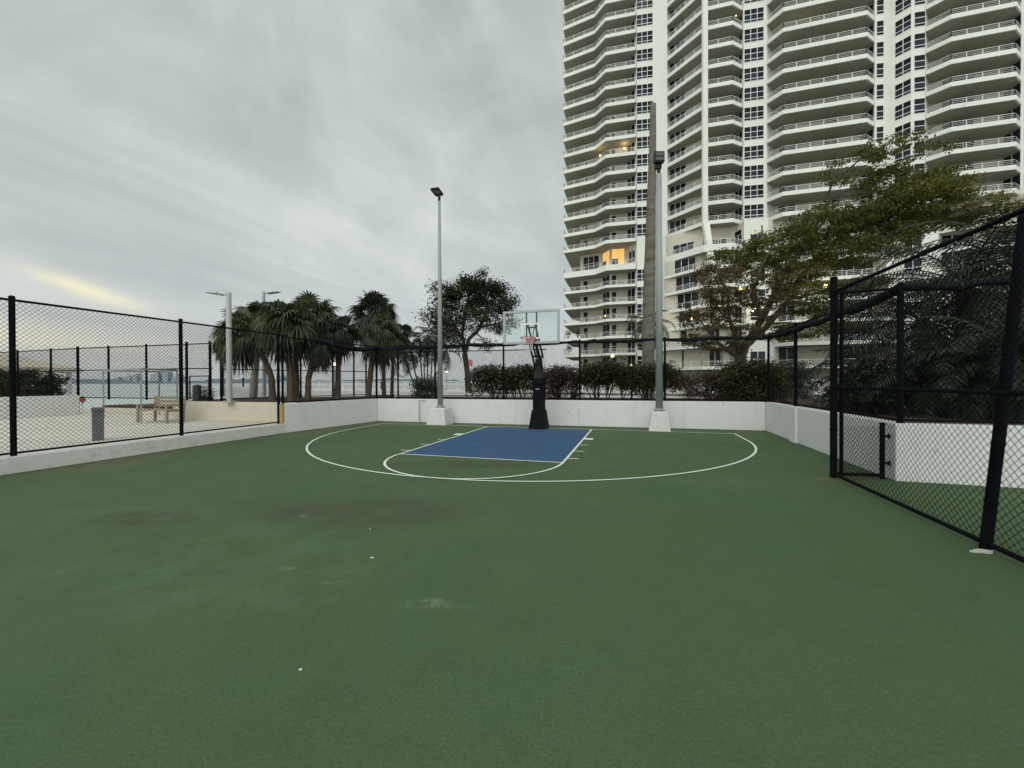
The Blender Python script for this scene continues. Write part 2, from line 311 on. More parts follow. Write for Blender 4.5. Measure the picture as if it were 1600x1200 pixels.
# patio behind the low kerb wall, planting beds behind the tall walls
flat('patio',[(L0.x-.25,L0.y),(L2.x-.3,L2.y),(-7.75,14.3),(-13,15.75),(-13.2,18.5),(-19.3,22.4),(-29.5,20),(-29.5,4)],.2,M['patio'])
bed=MB(); bed.prism([(-7.4,13.2),(-5.7,17.05),(-6.3,22.),(-11.5,19.),(-13,17.9),(-12.85,15.9),(-7.75,14.45)],-.3,.88); struct(bed.build('planting_bed_soil',M['mulch']))
bed=MB(); bed.prism([(-5.6,17.1),(8.3,13.42),(6.45,6.9),(14.2,4.5),(20,6),(12,17.),(-6,22.)],-.3,.84); struct(bed.build('garden_bed_soil',M['mulch']))
flat('parking_lot',[(14.5,14),(60,4),(60,24),(34,34),(22,38)],.004,M['asphalt'])
b=MB()
for (x0,y0,x1,y1) in ((22.5,26.5,24.3,30.),(25.6,25.2,27.4,28.7),(28.7,23.9,30.5,27.4)): line((x0,y0,0),(x1,y1,0),.14,.012)
struct(b.build('parking_lines',M['white_line']))
# ---- walls
def wall(name,label,pts,z0,z1,th,m,out,extra=None):
    """pts: polyline of the court-side face; out: which side the thickness goes to (+1 left of travel)"""
    t=thing(name,label,'wall',(pts[0][0],pts[0][1],0))
    P=[Vector((p[0],p[1])) for p in pts]; k=len(P); N=[]
    for i in range(k):
        a=(P[i]-P[i-1]).normalized() if i else None; c=(P[i+1]-P[i]).normalized() if i<k-1 else None
        na=Vector((-a.y,a.x)) if a else None; nc=Vector((-c.y,c.x)) if c else None
        n=(na+nc)/(1+na.dot(nc)) if a and c else (na or nc); N.append(n*out*th)
    q=MB(); q.prism([tuple(p) for p in P]+[tuple(P[i]+N[i]) for i in range(k-1,-1,-1)],z0,z1); o=q.build('wall_body',m,t)
    md=o.modifiers.new('b','BEVEL'); md.width=.012; md.segments=2
    if extra: extra(t)
    return t
def ex_front(t):
    q=MB(); q.tube([W(655,640,16.24),W(655,625.5,16.24),W(664,625.3,16.2)],.018,6); q.tube([W(655,640,16.24),W(655,661,16.24)],.018,6); q.build('conduit',M['galv'],t)
wall('court_wall','white painted concrete wall behind the basketball hoop',[LC,RC],0,.92,.22,M['white_wall'],1,ex_front)
wall('court_wall','short white concrete wall on the left under the fan palms',[L2,LC],0,.923,.22,M['white_wall'],1)
def ex_r(t):
    q=MB(); d=(R3-RC).normalized(); n=Vector((d.y,-d.x)); p=RC+d*(RC.y-10.95)/-d.y
    a=p+n*.0; q.prism([tuple(p+n*.06),tuple(p+d*.42+n*.06),tuple(p+d*.42-n*.02),tuple(p-n*.02)],.0,.918); q.build('pilaster',M['white_wall'],t)
wall('court_wall','white concrete wall with a pilaster running toward the gate post on the right',[RC,R3,],0,.921,.22,M['white_wall'],1,ex_r)
wall('court_wall','white concrete wall seen through the chain link panel at far right',[R3,R4],0,.919,.22,M['white_wall'],1)
def ex_kerb(t):
    q=MB(); q.beam((L2.x-.1,L2.y-.02,.31),(L2.x-.1,L2.y-.02,.93),.1,.12); q.build('yellow_stain_strip',M['yellow'],t)
wall('kerb_wall','low white kerb wall under the left chain link fence',[L0,L2],0,.30,.30,M['curb'],1,ex_kerb)
wall('patio_wall','white wall at the far left edge of the patio',[(-21.2,13.5),(-19.35,18.35)],.2,1.06,.25,M['white_wall'],1)
wall('planter_wall','long tan planter wall below the street lamp and palms',[(-7.62,14.25),(-13,15.72),(-13.3,18.)],.2,.895,.2,M['tan_wall'],-1)
wall('planter_wall','low tan planter edge filled with brown mulch behind the bench',[(-13.6,17.6),(-20.,19.7)],.2,.42,.2,M['tan_wall'],-1)
b=MB(); b.prism([(-13.5,17.85),(-19.9,19.9),(-19.5,20.9),(-13.4,19.)],.15,.52); struct(b.build('mulch_bed',M['mulch']))
# ================================================================ CHAIN LINK
def chainlink(mb,p0,p1,z0,z1,cell=.081,r=.0024,zt=None):
    """woven wire between two ground points, z0..z1"""
    p0,p1=Vector((p0[0],p0[1],0)),Vector((p1[0],p1[1],0)); Ln=(p1-p0).length; d=(p1-p0)/Ln; n=Vector((-d.y,d.x,0)); H=z1-z0
    for sg in(1,-1):
        k=int((Ln+H)/cell)+1
        for i in range(k):
            c=i*cell
            if sg==1: s0=max(0,c-H); t0=max(0,H-c) if c<H else 0.; # going up right from left edge / bottom
            # line: s - t = c-H   (t height)   for sg=1 ; s + t = c for sg=-1
            if sg==1:
                sA=max(0,c-H); tA=sA-(c-H); sB=min(Ln,c); tB=sB-(c-H)
            else:
                sA=max(0,c-H); tA=c-sA; sB=min(Ln,c); tB=c-sB
            if sB-sA<.01: continue
            a=p0+d*sA+Vector((0,0,z0+tA))+n*sg*r*.9; e=p0+d*sB+Vector((0,0,z0+tB))+n*sg*r*.9
            dr=(e-a).normalized(); u=n*r; v=dr.cross(n)*r
            mb.add([a+u,a+v,a-u,a-v,e+u,e+v,e-u,e-v],[(0,1,5,4),(1,2,6,5),(2,3,7,6),(3,0,4,7)])
def vtube(mb,x,y,z0,z1,r,n=10,cap=True):
    mb.tube([(x,y,z0),(x,y,z1)],r,n)
    if cap: mb.sphere((x,y,z1),r*1.15,n,5,(1,1,.7))
def fence(name,label,pts,z0,z1,rails=(),posts=None,pr=.035,cell=.081,r=.0024,lean=None,postz=None,group='chain link fences',mesh_pr=True,bot=True):
    t=thing(name,label,'fence',(pts[0][0],pts[0][1],z0),group)
    q=MB()
    for a,c in zip(pts[:-1],pts[1:]): chainlink(q,a,c,z0+.05,z1,cell,r)
    q.build('chain_link_mesh',M['wire'],t)
    top=[(p[0],p[1],z1) for p in pts]
    q=MB(); q.tube(top,.022,8); q.build('top_rail',M['black_metal'],t)
    if bot: q=MB(); q.tube([(p[0],p[1],z0+.05) for p in pts],.02,8); q.build('bottom_rail',M['black_metal'],t)
    for zr in rails:
        q=MB(); q.tube([(p[0],p[1],zr) for p in pts],.02,8); q.build('mid_rail',M['black_metal'],t)
    for p in posts:
        q=MB(); pz=(p[2] if len(p)>2 else z1+.05); vtube(q,p[0],p[1],z0-.02,pz,pr)
        for zc in (z0+.3,z0+.9,z0+1.5,z1-.35): q.tube([(p[0],p[1],zc-.012),(p[0],p[1],zc+.012)],pr+.006,10)
        q.build('post',M['black_metal'],t)
    return t
def lerp2(a,c,t): return (a[0]+(c[0]-a[0])*t,a[1]+(c[1]-a[1])*t)
def online(P,Q,px):          # point of the plan line PQ lying in the sight line of column px
    k=(px-800)/F; P,Q=Vector(P[:2]),Vector(Q[:2]); d=Q-P
    t=(k*P.y-P.x)/(d.x-k*d.y); return P+d*t
def offs(P,Q,o):
    d=(Vector(Q)-Vector(P)).normalized(); n=Vector((-d.y,d.x))*o; return Vector(P)+n,Vector(Q)+n
# left fence on the kerb wall
A0,A1=offs(L0,L2,.15)
A1=A1+(A1-A0).normalized()*.25
fence('chain_link_fence','black chain link fence on the low kerb wall at left, nearest the camera',[A0,A1],.30,3.12,(),[online(A0,A1,x) for x in(20,283,435)]+[(A0.x,A0.y)],pr=.042,r=.0031)
# left short segment + front + right on tall walls, with rolled shade cloth
B0,B1=offs(L2,LC,.11); C0,C1=offs(LC,RC,.11); D0,D1=offs(RC,R3,.11); E0,E1=offs(R3,R4,.11)
def meet(p,q,r,s):
    a=(q-p); c=(s-r); t=((r.x-p.x)*c.y-(r.y-p.y)*c.x)/(a.x*c.y-a.y*c.x); return p+a*t
k1=meet(B0,B1,C0,C1); k2=meet(C0,C1,D0,D1); k3=meet(D0,D1,E0,E1)
fl=fence('chain_link_fence','short black chain link fence on the left white wall, in front of the fan palms',[B0,k1],.92,3.06,(),[(B0.x,B0.y,3.12)])
ff=fence('chain_link_fence','black chain link fence with rolled shade cloth on the wall behind the hoop',[k1,k2],.92,3.04,(),[(k1.x,k1.y)]+[online(k1,k2,x) for x in(622,680,787,906,1039)]+[(k2.x,k2.y)])
fr=fence('chain_link_fence','black chain link fence on the right white wall behind the gate post',[k2,k3],.92,3.08,(),[online(k2,k3,1243),(k3.x,k3.y,3.16)],pr=.045)
fe=fence('chain_link_fence','black chain link fence against the date palms at far right',[k3,E1],.92,3.10,(),[lerp2(k3,E1,.62)],pr=.045)
def roll(par,pts,r,seed):
    random.seed(seed); P=[];Rr=[]
    for i in range(len(pts)-1):
        a,c=Vector(pts[i]),Vector(pts[i+1]); n=max(2,int((c-a).length/.22))
        for j in range(n):
            t=j/n; p=a.lerp(c,t); sag=-.05*math.sin(PI*((i*n+j)%9)/9)
            P.append(p+Vector((random.uniform(-.012,.012),random.uniform(-.012,.012),sag+random.uniform(-.012,.012)))); Rr.append(r*random.uniform(.75,1.2))
    P.append(Vector(pts[-1])); Rr.append(r)
    q=MB(); q.tube(P,Rr,9,jit=.16); o=q.build('rolled_shade_cloth',M['shade_cloth'],par,smooth=True)
    q=MB()
    for i in range(3,len(P)-1,5):
        d=(P[i+1]-P[i-1]).normalized()*.012; q.tube([P[i]-d,P[i]+d],Rr[i]*1.12,9)
    q.build('cloth_tie',M['dark_metal'],par)
def v3(p,z): return (p[0],p[1],z)
roll(fl,[v3(B0.lerp(k1,.25),3.1),v3(B0.lerp(k1,.55),2.98),v3(B0.lerp(k1,.8),2.93),v3(k1,3.0)],.10,1)
roll(ff,[v3(k1,3.0),v3(k1.lerp(k2,.3),3.03),v3(k1.lerp(k2,.6),3.04),v3(k1.lerp(k2,.8),3.05),v3(k2,3.04)],.06,2)
roll(fr,[v3(k2,3.04),v3(k2.lerp(k3,.35),2.99),v3(k2.lerp(k3,.6),3.02),v3(k2.lerp(k3,.85),3.02),v3(k2.lerp(k3,.97),3.1),v3(k3,3.1)],.078,3)
roll(fe,[v3(k3,3.1),v3(k3.lerp(E1,.12),3.12),v3(k3.lerp(E1,.35),3.1),v3(E1,3.1)],.06,4)
# near right fence along the court edge
NG=Vector((5.34,6.81)); NP=Vector((4.52,3.91)); dn=(NP-NG).normalized(); NE=NG+dn*7.5
t=thing('chain_link_fence','tall black chain link fence rising at the right edge, closest to the camera','fence',(NG.x,NG.y,0),'chain link fences')
q=MB(); chainlink(q,NG,NE,.07,3.08,.081,.0029); q.build('chain_link_mesh',M['wire'],t)
lean=Vector((.30,.0,0))
for nm,z in(('top_rail',3.08),('mid_rail',1.5),('bottom_rail',.06)):
    q=MB(); q.tube([(NG.x,NG.y,z),(NE.x,NE.y,z)],.024,10); q.build(nm,M['black_metal'],t)
q=MB(); vtube(q,NG.x,NG.y,0,3.3,.050,14)
for zc in(.3,.8,1.35,2.2,2.75,3.05): q.tube([(NG.x,NG.y,zc-.014),(NG.x,NG.y,zc+.014)],.056,14)
q.build('gate_post',M['black_metal'],t,smooth=False)
q=MB(); q.tube([(NP.x,NP.y,0),(NP.x+.36*.5,NP.y,1.55),(NP.x+.36,NP.y,3.14)],.046,14); q.sphere((NP.x+.36,NP.y,3.15),.052,12,5)
for zc in(.45,1.0,2.1,2.7): q.tube([(NP.x+.36*zc/3.14,NP.y,zc-.012),(NP.x+.36*(zc+.024)/3.14,NP.y,zc+.012)],.051,14)
q.build('post',M['black_metal'],t,smooth=False)
P3=NP+dn*3.; q=MB(); vtube(q,P3.x,P3.y,0,3.14,.05,14); q.build('post',M['black_metal'],t)
q=MB(); q.sphere((NP.x+.41,NP.y-.02,3.11),.05,10,6); q.build('rail_clamp',M['dark_metal'],t)
# concrete footing collar of the near post
q=MB(); pts=[(math.cos(a)*.10*random.uniform(.45,1.2)+NP.x-.12,math.sin(a)*.05*random.uniform(.5,1.3)+NP.y-.07) for a in np.linspace(0,2*PI,15)[:-1]]
q.prism(pts,.002,.016); tag(q.build('concrete_patch',M['scrap']),'chipped pale concrete patch at the foot of the near right fence post','concrete patch')
# low gate panel between gate post and wall
HP=Vector((6.05,6.70)); t=thing('gate_panel','low black chain link filler panel hinged between gate post and white wall','gate',(NG.x,NG.y,0))
q=MB(); chainlink(q,NG+Vector((.09,0)),HP,.07,.86,.075,.0026); q.build('chain_link_mesh',M['wire'],t)
q=MB(); q.tube([(NG.x+.07,NG.y,.06),(HP.x,HP.y,.06)],.028,8); q.build('bottom_rail',M['black_metal'],t)
q=MB(); vtube(q,HP.x,HP.y,0,.9,.036,10); q.build('panel_post',M['black_metal'],t)
for z in(.26,.70):
    q=MB(); q.beam((HP.x,HP.y,z),(HP.x+.14,HP.y-.03,z),.03,.04); q.beam((HP.x+.09,HP.y-.02,z-.04),(HP.x+.09,HP.y-.02,z+.04),.02,.02); q.build('hinge',M['dark_metal'],t)
q=MB(); vtube(q,NG.x+.13,NG.y,.0,3.1,.028,8); q.build('frame_pole',M['black_metal'],t)
q=MB(); q.tube([(NG.x,NG.y,3.06),(k3.x,k3.y,3.09)],.022,8); q.build('upper_rail',M['black_metal'],t)
# far fences
FL0=Vector((-27.5,21.5)); FLc=Vector((-19.6,18.6)); FL1=Vector((-12.0,16.45)); FL2=Vector((-11.75,16.5)); FL3=Vector((-7.5,21.3))
fence('chain_link_fence','far black chain link fence between the patio and the bay',[FL0,FLc,FL1],.9,3.18,(2.18,),[online(FLc,FL0,x) for x in(28,80)]+[online(FLc,FL1,x) for x in(170,229)],pr=.04,cell=.1,r=.003)
# lower skirt of that fence where the ground is lower
t=thing('chain_link_fence','corner and gate section of the far black fence behind the tan planter wall','fence',(FL1.x,FL1.y,.2),'chain link fences')
for x,z0 in((122,.2),(292,.88),(328.5,.88),(346,.88)):
    p=online(FLc,FL1,x); q=MB(); vtube(q,p.x,p.y,z0,3.24,.05); q.build('post',M['black_metal'],t)
pa,pb=online(FLc,FL1,296.5),online(FLc,FL1,326.5); q=MB()
q.tube([v3(pa,.95),v3(pa,1.87),v3(pb,1.87),v3(pb,.95)],.026,8); q.build('gate_frame',M['black_metal'],t)
q=MB(); q.tube([v3(pa,1.02),v3(pb,1.02)],.02,8); q.build('gate_bottom_rail',M['black_metal'],t)
fence('chain_link_fence','far black chain link fence seen between the palm trunks at left',[FL2,FL3],.90,3.18,(2.14,),[online(FL2,FL3,x) for x in(470,520,553,572)],pr=.04,cell=.1,r=.003)
fence('chain_link_fence','far black chain link fence behind the right end of the palm group',[FL3,Vector((1.6,19.2))],.86,3.1,(),[online(FL3,Vector((1.6,19.2)),x) for x in(588,)],pr=.04,cell=.11,r=.0028)
# white picket railing beyond
t=thing('white_railing','long white picket railing running along the garden in front of the bay and tower','railing',(-45,76,0))
RP=[(-44,76),(-22,69),(-4,62),(14,53),(26,46.5),(38,43)]
for kind in('top_rail','bottom_rail'):
    q=MB(); z=1.62 if kind=='top_rail' else .32
    for a,c in zip(RP[:-1],RP[1:]): q.beam((*a,z),(*c,z),.07,.08)
    q.build(kind,M['white_metal'],t)
q=MB(); q2=MB(); q3=MB()
for a,c in zip(RP[:-1],RP[1:]):
    a,c=Vector(a),Vector(c); n=int((c-a).length/.2)
    for i in range(n): p=a.lerp(c,i/n); q.box((p.x,p.y,.97),(.03,.03,1.28))
    n=int((c-a).length/2.4)
    for i in range(n+1): p=a.lerp(c,i/n); q2.box((p.x,p.y,.85),(.12,.12,1.7))
    q3.beam((a.x,a.y-.05,.12),(c.x,c.y-.05,.12),.3,.28)
q.build('pickets',M['white_metal'],t)['kind']='stuff'; q2.build('railing_posts',M['white_metal'],t)['kind']='stuff'; q3.build('base_kerb',M['curb'],t)
# ================================================================ HOOP
H0=Vector((.93,14.1,0)); hd=Vector((sT,-cT,0)); hr=Vector((cT,sT,0))   # hd towards the court, hr along the board
t=thing('basketball_hoop','glass backboard basketball hoop on a black padded post at the blue key','basketball hoop',H0)
def P(a,o,z): return H0+hr*a+hd*o+Vector((0,0,z))
def frus(q,w0,d0,w1,d1,z0,z1,oo=0,oo1=None):
    oo1=oo if oo1 is None else oo1
    V=[P(i*w0/2,oo+j*d0/2,z0) for j in(-1,1) for i in(-1,1)]+[P(i*w1/2,oo1+j*d1/2,z1) for j in(-1,1) for i in(-1,1)]
    q.add(V,[(0,2,3,1),(4,5,7,6),(0,1,5,4),(2,6,7,3),(0,4,6,2),(1,3,7,5)])
q=MB(); frus(q,.60,.66,.43,.46,.004,.64); frus(q,.62,.70,.60,.66,.002,.06)
o=q.build('base_padding',M['pad'],t); md=o.modifiers.new('b','BEVEL'); md.width=.03; md.segments=2
q=MB(); frus(q,.37,.42,.36,.36,.62,1.65); frus(q,.385,.44,.385,.43,1.5,1.72)
o=q.build('post_padding',M['pad'],t); md=o.modifiers.new('b','BEVEL'); md.width=.035; md.segments=2
q=MB(); frus(q,.12,.09,.12,.09,1.335,1.365,.2); q.build('pad_strap',M['galv'],t)
q=MB(); frus(q,.30,.34,.17,.2,1.7,2.12); q.box(tuple(P(0,.02,2.2)),(.2,.22,.35),TH); q.beam(P(0,-.1,1.7),P(0,-.16,2.5),.12,.14); q.build('post_head',M['dark_metal'],t)
q=MB()
for s in(-.12,.12):
    q.beam(P(s,.0,2.05),P(s,1.06,2.98),.045,.07); q.beam(P(s,-.12,2.42),P(s,1.06,3.42),.045,.07)
q.beam(P(-.13,.45,2.44),P(.13,.45,2.44),.05,.06); q.beam(P(-.13,.35,2.82),P(.13,.35,2.82),.05,.06); q.beam(P(0,-.22,2.0),P(.0,.5,2.86),.05,.05)
q.build('lift_arms',M['dark_metal'],t)
BO=1.14; zb,zt=2.80,3.86
q=MB()
for s in(-.165,.165): q.beam(P(s,BO-.09,zb+.03),P(s,BO-.09,zt-.03),.045,.05)
q.beam(P(-.18,BO-.085,3.33),P(.18,BO-.085,3.33),.045,.05); q.beam(P(-.18,BO-.085,2.9),P(.18,BO-.085,2.9),.045,.05)
for s in(-1,1): q.beam(P(s*.08,BO-.12,3.31),P(s*.02,BO-.1,2.96),.03,.03)
q.build('board_bracket',M['dark_metal'],t)
bo=MB(); bo.add([P(i*.87,BO+k*.008,z) for k in(-1,1) for z in(zb+.05,zt-.05) for i in(-1,1)],[(0,1,3,2),(4,6,7,5),(0,4,5,1),(2,3,7,6),(0,2,6,4),(1,5,7,3)])
bd=bo.build('backboard',M['board_glass'],t)
q=MB()
for (a,z,a2,z2) in((-.915,zb+.035,.915,zb+.035),(-.915,zt-.035,.915,zt-.035)): q.beam(P(a,BO,z),P(a2,BO,z2),.06,.07)
for a in(-.88,.88): q.beam(P(a,BO,zb+.071),P(a,BO,zt-.071),.07,.058,upv=tuple(hd))
q.build('board_frame',M['alu'],bd)
q=MB(); z0,z1=2.98,3.43
for (a,z,a2,z2) in((-.305,z0,.305,z0),(-.305,z1,.305,z1)): q.beam(P(a,BO+.012,z),P(a2,BO+.012,z2),.006,.05)
for a in(-.28,.28): q.beam(P(a,BO+.013,z0+.03),P(a,BO+.013,z1-.03),.05,.006,upv=tuple(hd))
q.build('target_square',M['white_metal'],bd)
q=MB(); RZ=2.96; rc=BO+.15+.23
ring=[P(.23*math.cos(a),rc+.23*math.sin(a),RZ) for a in np.linspace(0,2*PI,33)]; q.tube(ring,.011,8,cap=False)
q.beam(P(-.08,BO+.03,RZ-.02),P(-.08,rc-.19,RZ-.01),.02,.05); q.beam(P(.08,BO+.03,RZ-.02),P(.08,rc-.19,RZ-.01),.02,.05); q.box(tuple(P(0,BO+.05,RZ-.06)),(.26,.09,.17),TH)
rim=q.build('rim',M['rim'],t)
q=MB()
def nr(z): k=(RZ-z)/.42; return .225-.10*math.sin(min(1,k*1.1)*PI/2)
for s in(1,-1):
    for i in range(12):
        a0=2*PI*i/12
        q.tube([P(nr(RZ-.07*j)*math.cos(a0+s*j*PI/12),rc+nr(RZ-.07*j)*math.sin(a0+s*j*PI/12),RZ-.07*j) for j in range(7)],.0042,4)
q.build('net',M['net'],rim)
# ================================================================ LIGHT POLES
def pole(label,x,y,bw0,bw1,bh,r0,r1,zt,head):
    t=thing('light_pole',label,'light pole',(x,y,0),'tall court light poles')
    q=MB(); k=TH; 
    ca,sa=math.cos(k),math.sin(k); V=[]
    for hw,z in((bw0/2,.0),(bw1/2,bh)):
        for i,j in((-1,-1),(1,-1),(1,1),(-1,1)): V.append((x+(i*ca-j*sa)*hw,y+(i*sa+j*ca)*hw,z))
    q.add(V,[(3,2,1,0),(4,5,6,7)]+[(i,(i+1)%4,4+(i+1)%4,4+i) for i in range(4)]); o=q.build('concrete_base',M['concrete'],t)
    md=o.modifiers.new('b','BEVEL'); md.width=.02; md.segments=2
    q=MB(); q.box((x,y,bh+.015),(r0*2.9,r0*2.9,.03),k)
    for i in(-1,1):
        for j in(-1,1): q.tube([(x+i*r0*1.1,y+j*r0*1.1,bh+.03),(x+i*r0*1.1,y+j*r0*1.1,bh+.07)],.014,6)
    q.build('base_plate',M['galv'],t)
    q=MB(); q.tube([(x,y,bh+.03),(x,y,bh+.1)],r0*1.15,16); q.tube([(x,y,bh+.03),(x,y,zt)],[r0,r1],16); q.build('pole',M['galv'],t,smooth=True)
    head(t); return t
def head1(t):
    x,y=-2.71,15.48
    q=MB(); q.tube([(x,y,8.38),(x,y,8.6)],.05,8)
    a=W(672.5,297,15.2); bb=W(685.,295,15.45); cc=W(693.,305.5,15.7); dd=W(681,307.5,15.5)
    up_=Vector((0,0,.07)); q.add([a,bb,cc,dd,a+up_,bb+up_,cc+up_,dd+up_],[(3,2,1,0),(4,5,6,7),(0,1,5,4),(1,2,6,5),(2,3,7,6),(3,0,4,7)])
    h=q.build('lamp_head',M['dark_metal'],t)
    q=MB(); 
    def bl(u,v): return (a*(1-u)+bb*u)*(1-v)+(dd*(1-u)+cc*u)*v-Vector((0,0,.006))
    q.add([bl(.2,.15),bl(.9,.12),bl(.9,.6),bl(.25,.6)],[(3,2,1,0)]); q.build('lens',M['bronze'],h)
pole('tall grey court light pole with a flat lamp head, left of the hoop',-2.71,15.48,.78,.62,.62,.105,.05,8.4,head1)
def head2(t):
    x,y=4.78,13.32
    q=MB(); q.tube([(x,y,8.28),(x-.02,y,8.55)],.06,8); q.box((x-.03,y,8.56),(.2,.12,.2))
    q.box((x-.03,y-.08,8.79),(.31,.16,.33)); h=q.build('lamp_head',M['dark_metal'],t)
    q=MB(); q.box((x-.03,y-.165,8.86),(.26,.012,.10)); q.box((x-.03,y-.165,8.72),(.26,.012,.10)); q.build('lens',M['bronze'],h)
pole('tall grey court light pole beside the bare palm trunk, right of the hoop',4.78,13.32,.66,.5,.62,.115,.085,8.3,head2)
def street_lamp(label,px,Y,z0,zt,armx,hx,r):
    p=W(px,620,Y); t=thing('street_lamp',label,'street lamp',(p.x,p.y,z0),'street lamps by the palms')
    q=MB(); q.tube([(p.x,p.y,z0),(p.x,p.y,zt)],[r,r*.92],12); q.box((p.x,p.y,z0+.03),(.34,.34,.06)); q.build('pole',M['lamp_pole'],t)
    d=1 if armx>px else -1; k=Y/F
    q=MB(); q.beam((p.x,p.y,zt-.08),(p.x+d*.28,p.y,zt-.07),.06,.05); L_=abs(hx-armx)*k
    x0=p.x+d*.24; x1=x0+d*L_
    q.add([(x0,p.y-.12,zt-.05),(x1,p.y-.13,zt-.005),(x1,p.y+.13,zt-.005),(x0,p.y+.12,zt-.05),(x0,p.y-.1,zt-.11),(x1,p.y-.05,zt-.015),(x1,p.y+.05,zt-.015),(x0,p.y+.1,zt-.11)],[(0,1,2,3),(7,6,5,4),(0,4,5,1),(1,5,6,2),(2,6,7,3),(3,7,4,0)])
    q.tube([(x0+d*.2,p.y,zt-.03),(x0+d*.2,p.y,zt+.03)],.03,8); q.build('lamp_head',M['galv'],t)
street_lamp('grey street lamp with an arm pointing left, standing on the tan planter wall',358.5,14.9,.88,4.87,350,327,.093)
street_lamp('distant grey street lamp sticking up behind the palm crowns, arm pointing right',413,19.5,.85,5.9,420,438,.08)
# ================================================================ PATIO ITEMS
p=G(153.5,688,.2)
t=thing('bollard','square grey aggregate bollard standing on the patio just behind the left fence','bollard',p)
q=MB(); q.box((p.x,p.y,.2+.36),(.21,.21,.72),.785); q.build('body',M['bollard'],t); q=MB(); q.box((p.x,p.y,.97),(.235,.235,.08),.785); q.build('cap',M['bollard'],t)
p=W(308,626,15.9); t=thing('litter_bin','dark green litter bin with a rounded lid beside the small gate in the far fence','litter bin',(p.x,p.y,.88))
q=MB(); q.tube([(p.x,p.y,.88),(p.x,p.y,1.46)],.14,14); q.build('body',M['bin'],t); q=MB(); q.sphere((p.x,p.y,1.46),.15,14,6,(1,1,.5)); q.build('lid',M['bin'],t)
p=W(129,624,19.5); t=thing('diamond_sign','small red diamond sign on a thin stake near the water','sign',(p.x,p.y,.2))
q=MB(); q.tube([(p.x,p.y,.2),(p.x,p.y,.95)],.012,6); q.build('stake',M['galv'],t)
q=MB(); s=.19; q.add([(p.x-s,p.y-.02,.82),(p.x,p.y-.02,.82-s),(p.x+s,p.y-.02,.82),(p.x,p.y-.02,.82+s),(p.x-s,p.y,.82),(p.x,p.y,.82-s),(p.x+s,p.y,.82),(p.x,p.y,.82+s)],[(0,1,2,3),(7,6,5,4),(0,4,5,1),(1,5,6,2),(2,6,7,3),(3,7,4,0)]); q.build('sign_plate',M['red_sign'],t)
# open metal frame of a shade shelter
FP=[W(162,640,16.2),W(221,660,14.15),W(277,640,15.9),W(249,640,17.9)]
t=thing('shelter_frame','bare thin grey metal frame of a square patio shelter around the bench','shelter frame',(FP[1].x,FP[1].y,.2))
for a in FP:
    q=MB(); q.box((a.x,a.y,.2+.94),(.05,.05,1.88),.785); q.build('post',M['galv'],t)
q=MB()
for i in range(4): a,c=FP[i],FP[(i+1)%4]; q.beam((a.x,a.y,2.09),(c.x,c.y,2.09),.05,.06)
q.build('top_frame',M['galv'],t)
def bench(label,px,Y,ln,rz):
    p=W(px,650,Y); t=thing('bench',label,'bench',(p.x,p.y,.2)); ca,sa=math.cos(rz),math.sin(rz)
    def T(a,o,z): return (p.x+a*ca-o*sa,p.y+a*sa+o*ca,.2+z)
    q=MB()
    for i in range(4): q.beam(T(-ln/2,-.2+.14*i,.45),T(ln/2,-.2+.14*i,.45),.11,.035)
    q.build('seat',M['wood'],t)
    q=MB()
    for i in range(3): q.beam(T(-ln/2,.30+.02*i,.60+.13*i),T(ln/2,.30+.02*i,.60+.13*i),.03,.10)
    q.build('backrest',M['wood'],t)
    for s in(-1,1):
        q=MB(); q.beam(T(s*(ln/2-.06),-.25,0),T(s*(ln/2-.06),-.25,.62),.07,.06); q.beam(T(s*(ln/2-.06),.29,0),T(s*(ln/2-.06),.34,.92),.07,.06); q.beam(T(s*(ln/2-.06),-.27,.63),T(s*(ln/2-.06),.3,.63),.07,.04); q.beam(T(s*(ln/2-.06),-.25,.42),T(s*(ln/2-.06),.3,.42),.05,.05); q.build('leg_frame',M['wood'],t)
bench('weathered wooden bench under the thin metal shelter frame',250,14.6,1.55,-.29)
# pavilion with bush
t=thing('pavilion','open beige pavilion with a hip roof over the bay at far left','pavilion',(-34,26,.0))
q=MB(); q.box((-38.5,27.5,2.52),(13.2,6,.28)); q.build('roof_fascia',M['tan_wall'],t)
q=MB(); q.add([(-45.1,24.5,2.665),(-31.9,24.5,2.665),(-31.9,30.5,2.665),(-45.1,30.5,2.665),(-43,27.5,3.6),(-34.2,27.5,3.6)],[(0,1,5,4),(1,2,5),(2,3,4,5),(3,0,4)]); q.build('roof',M['roof_tile'],t)
for x,y in((-32.4,25),(-38,25),(-32.4,30),(-44,25)):
    q=MB(); q.tube([(x,y,-.0),(x,y,2.4)],.16,12); q.build('column',M['white_wall'],t)
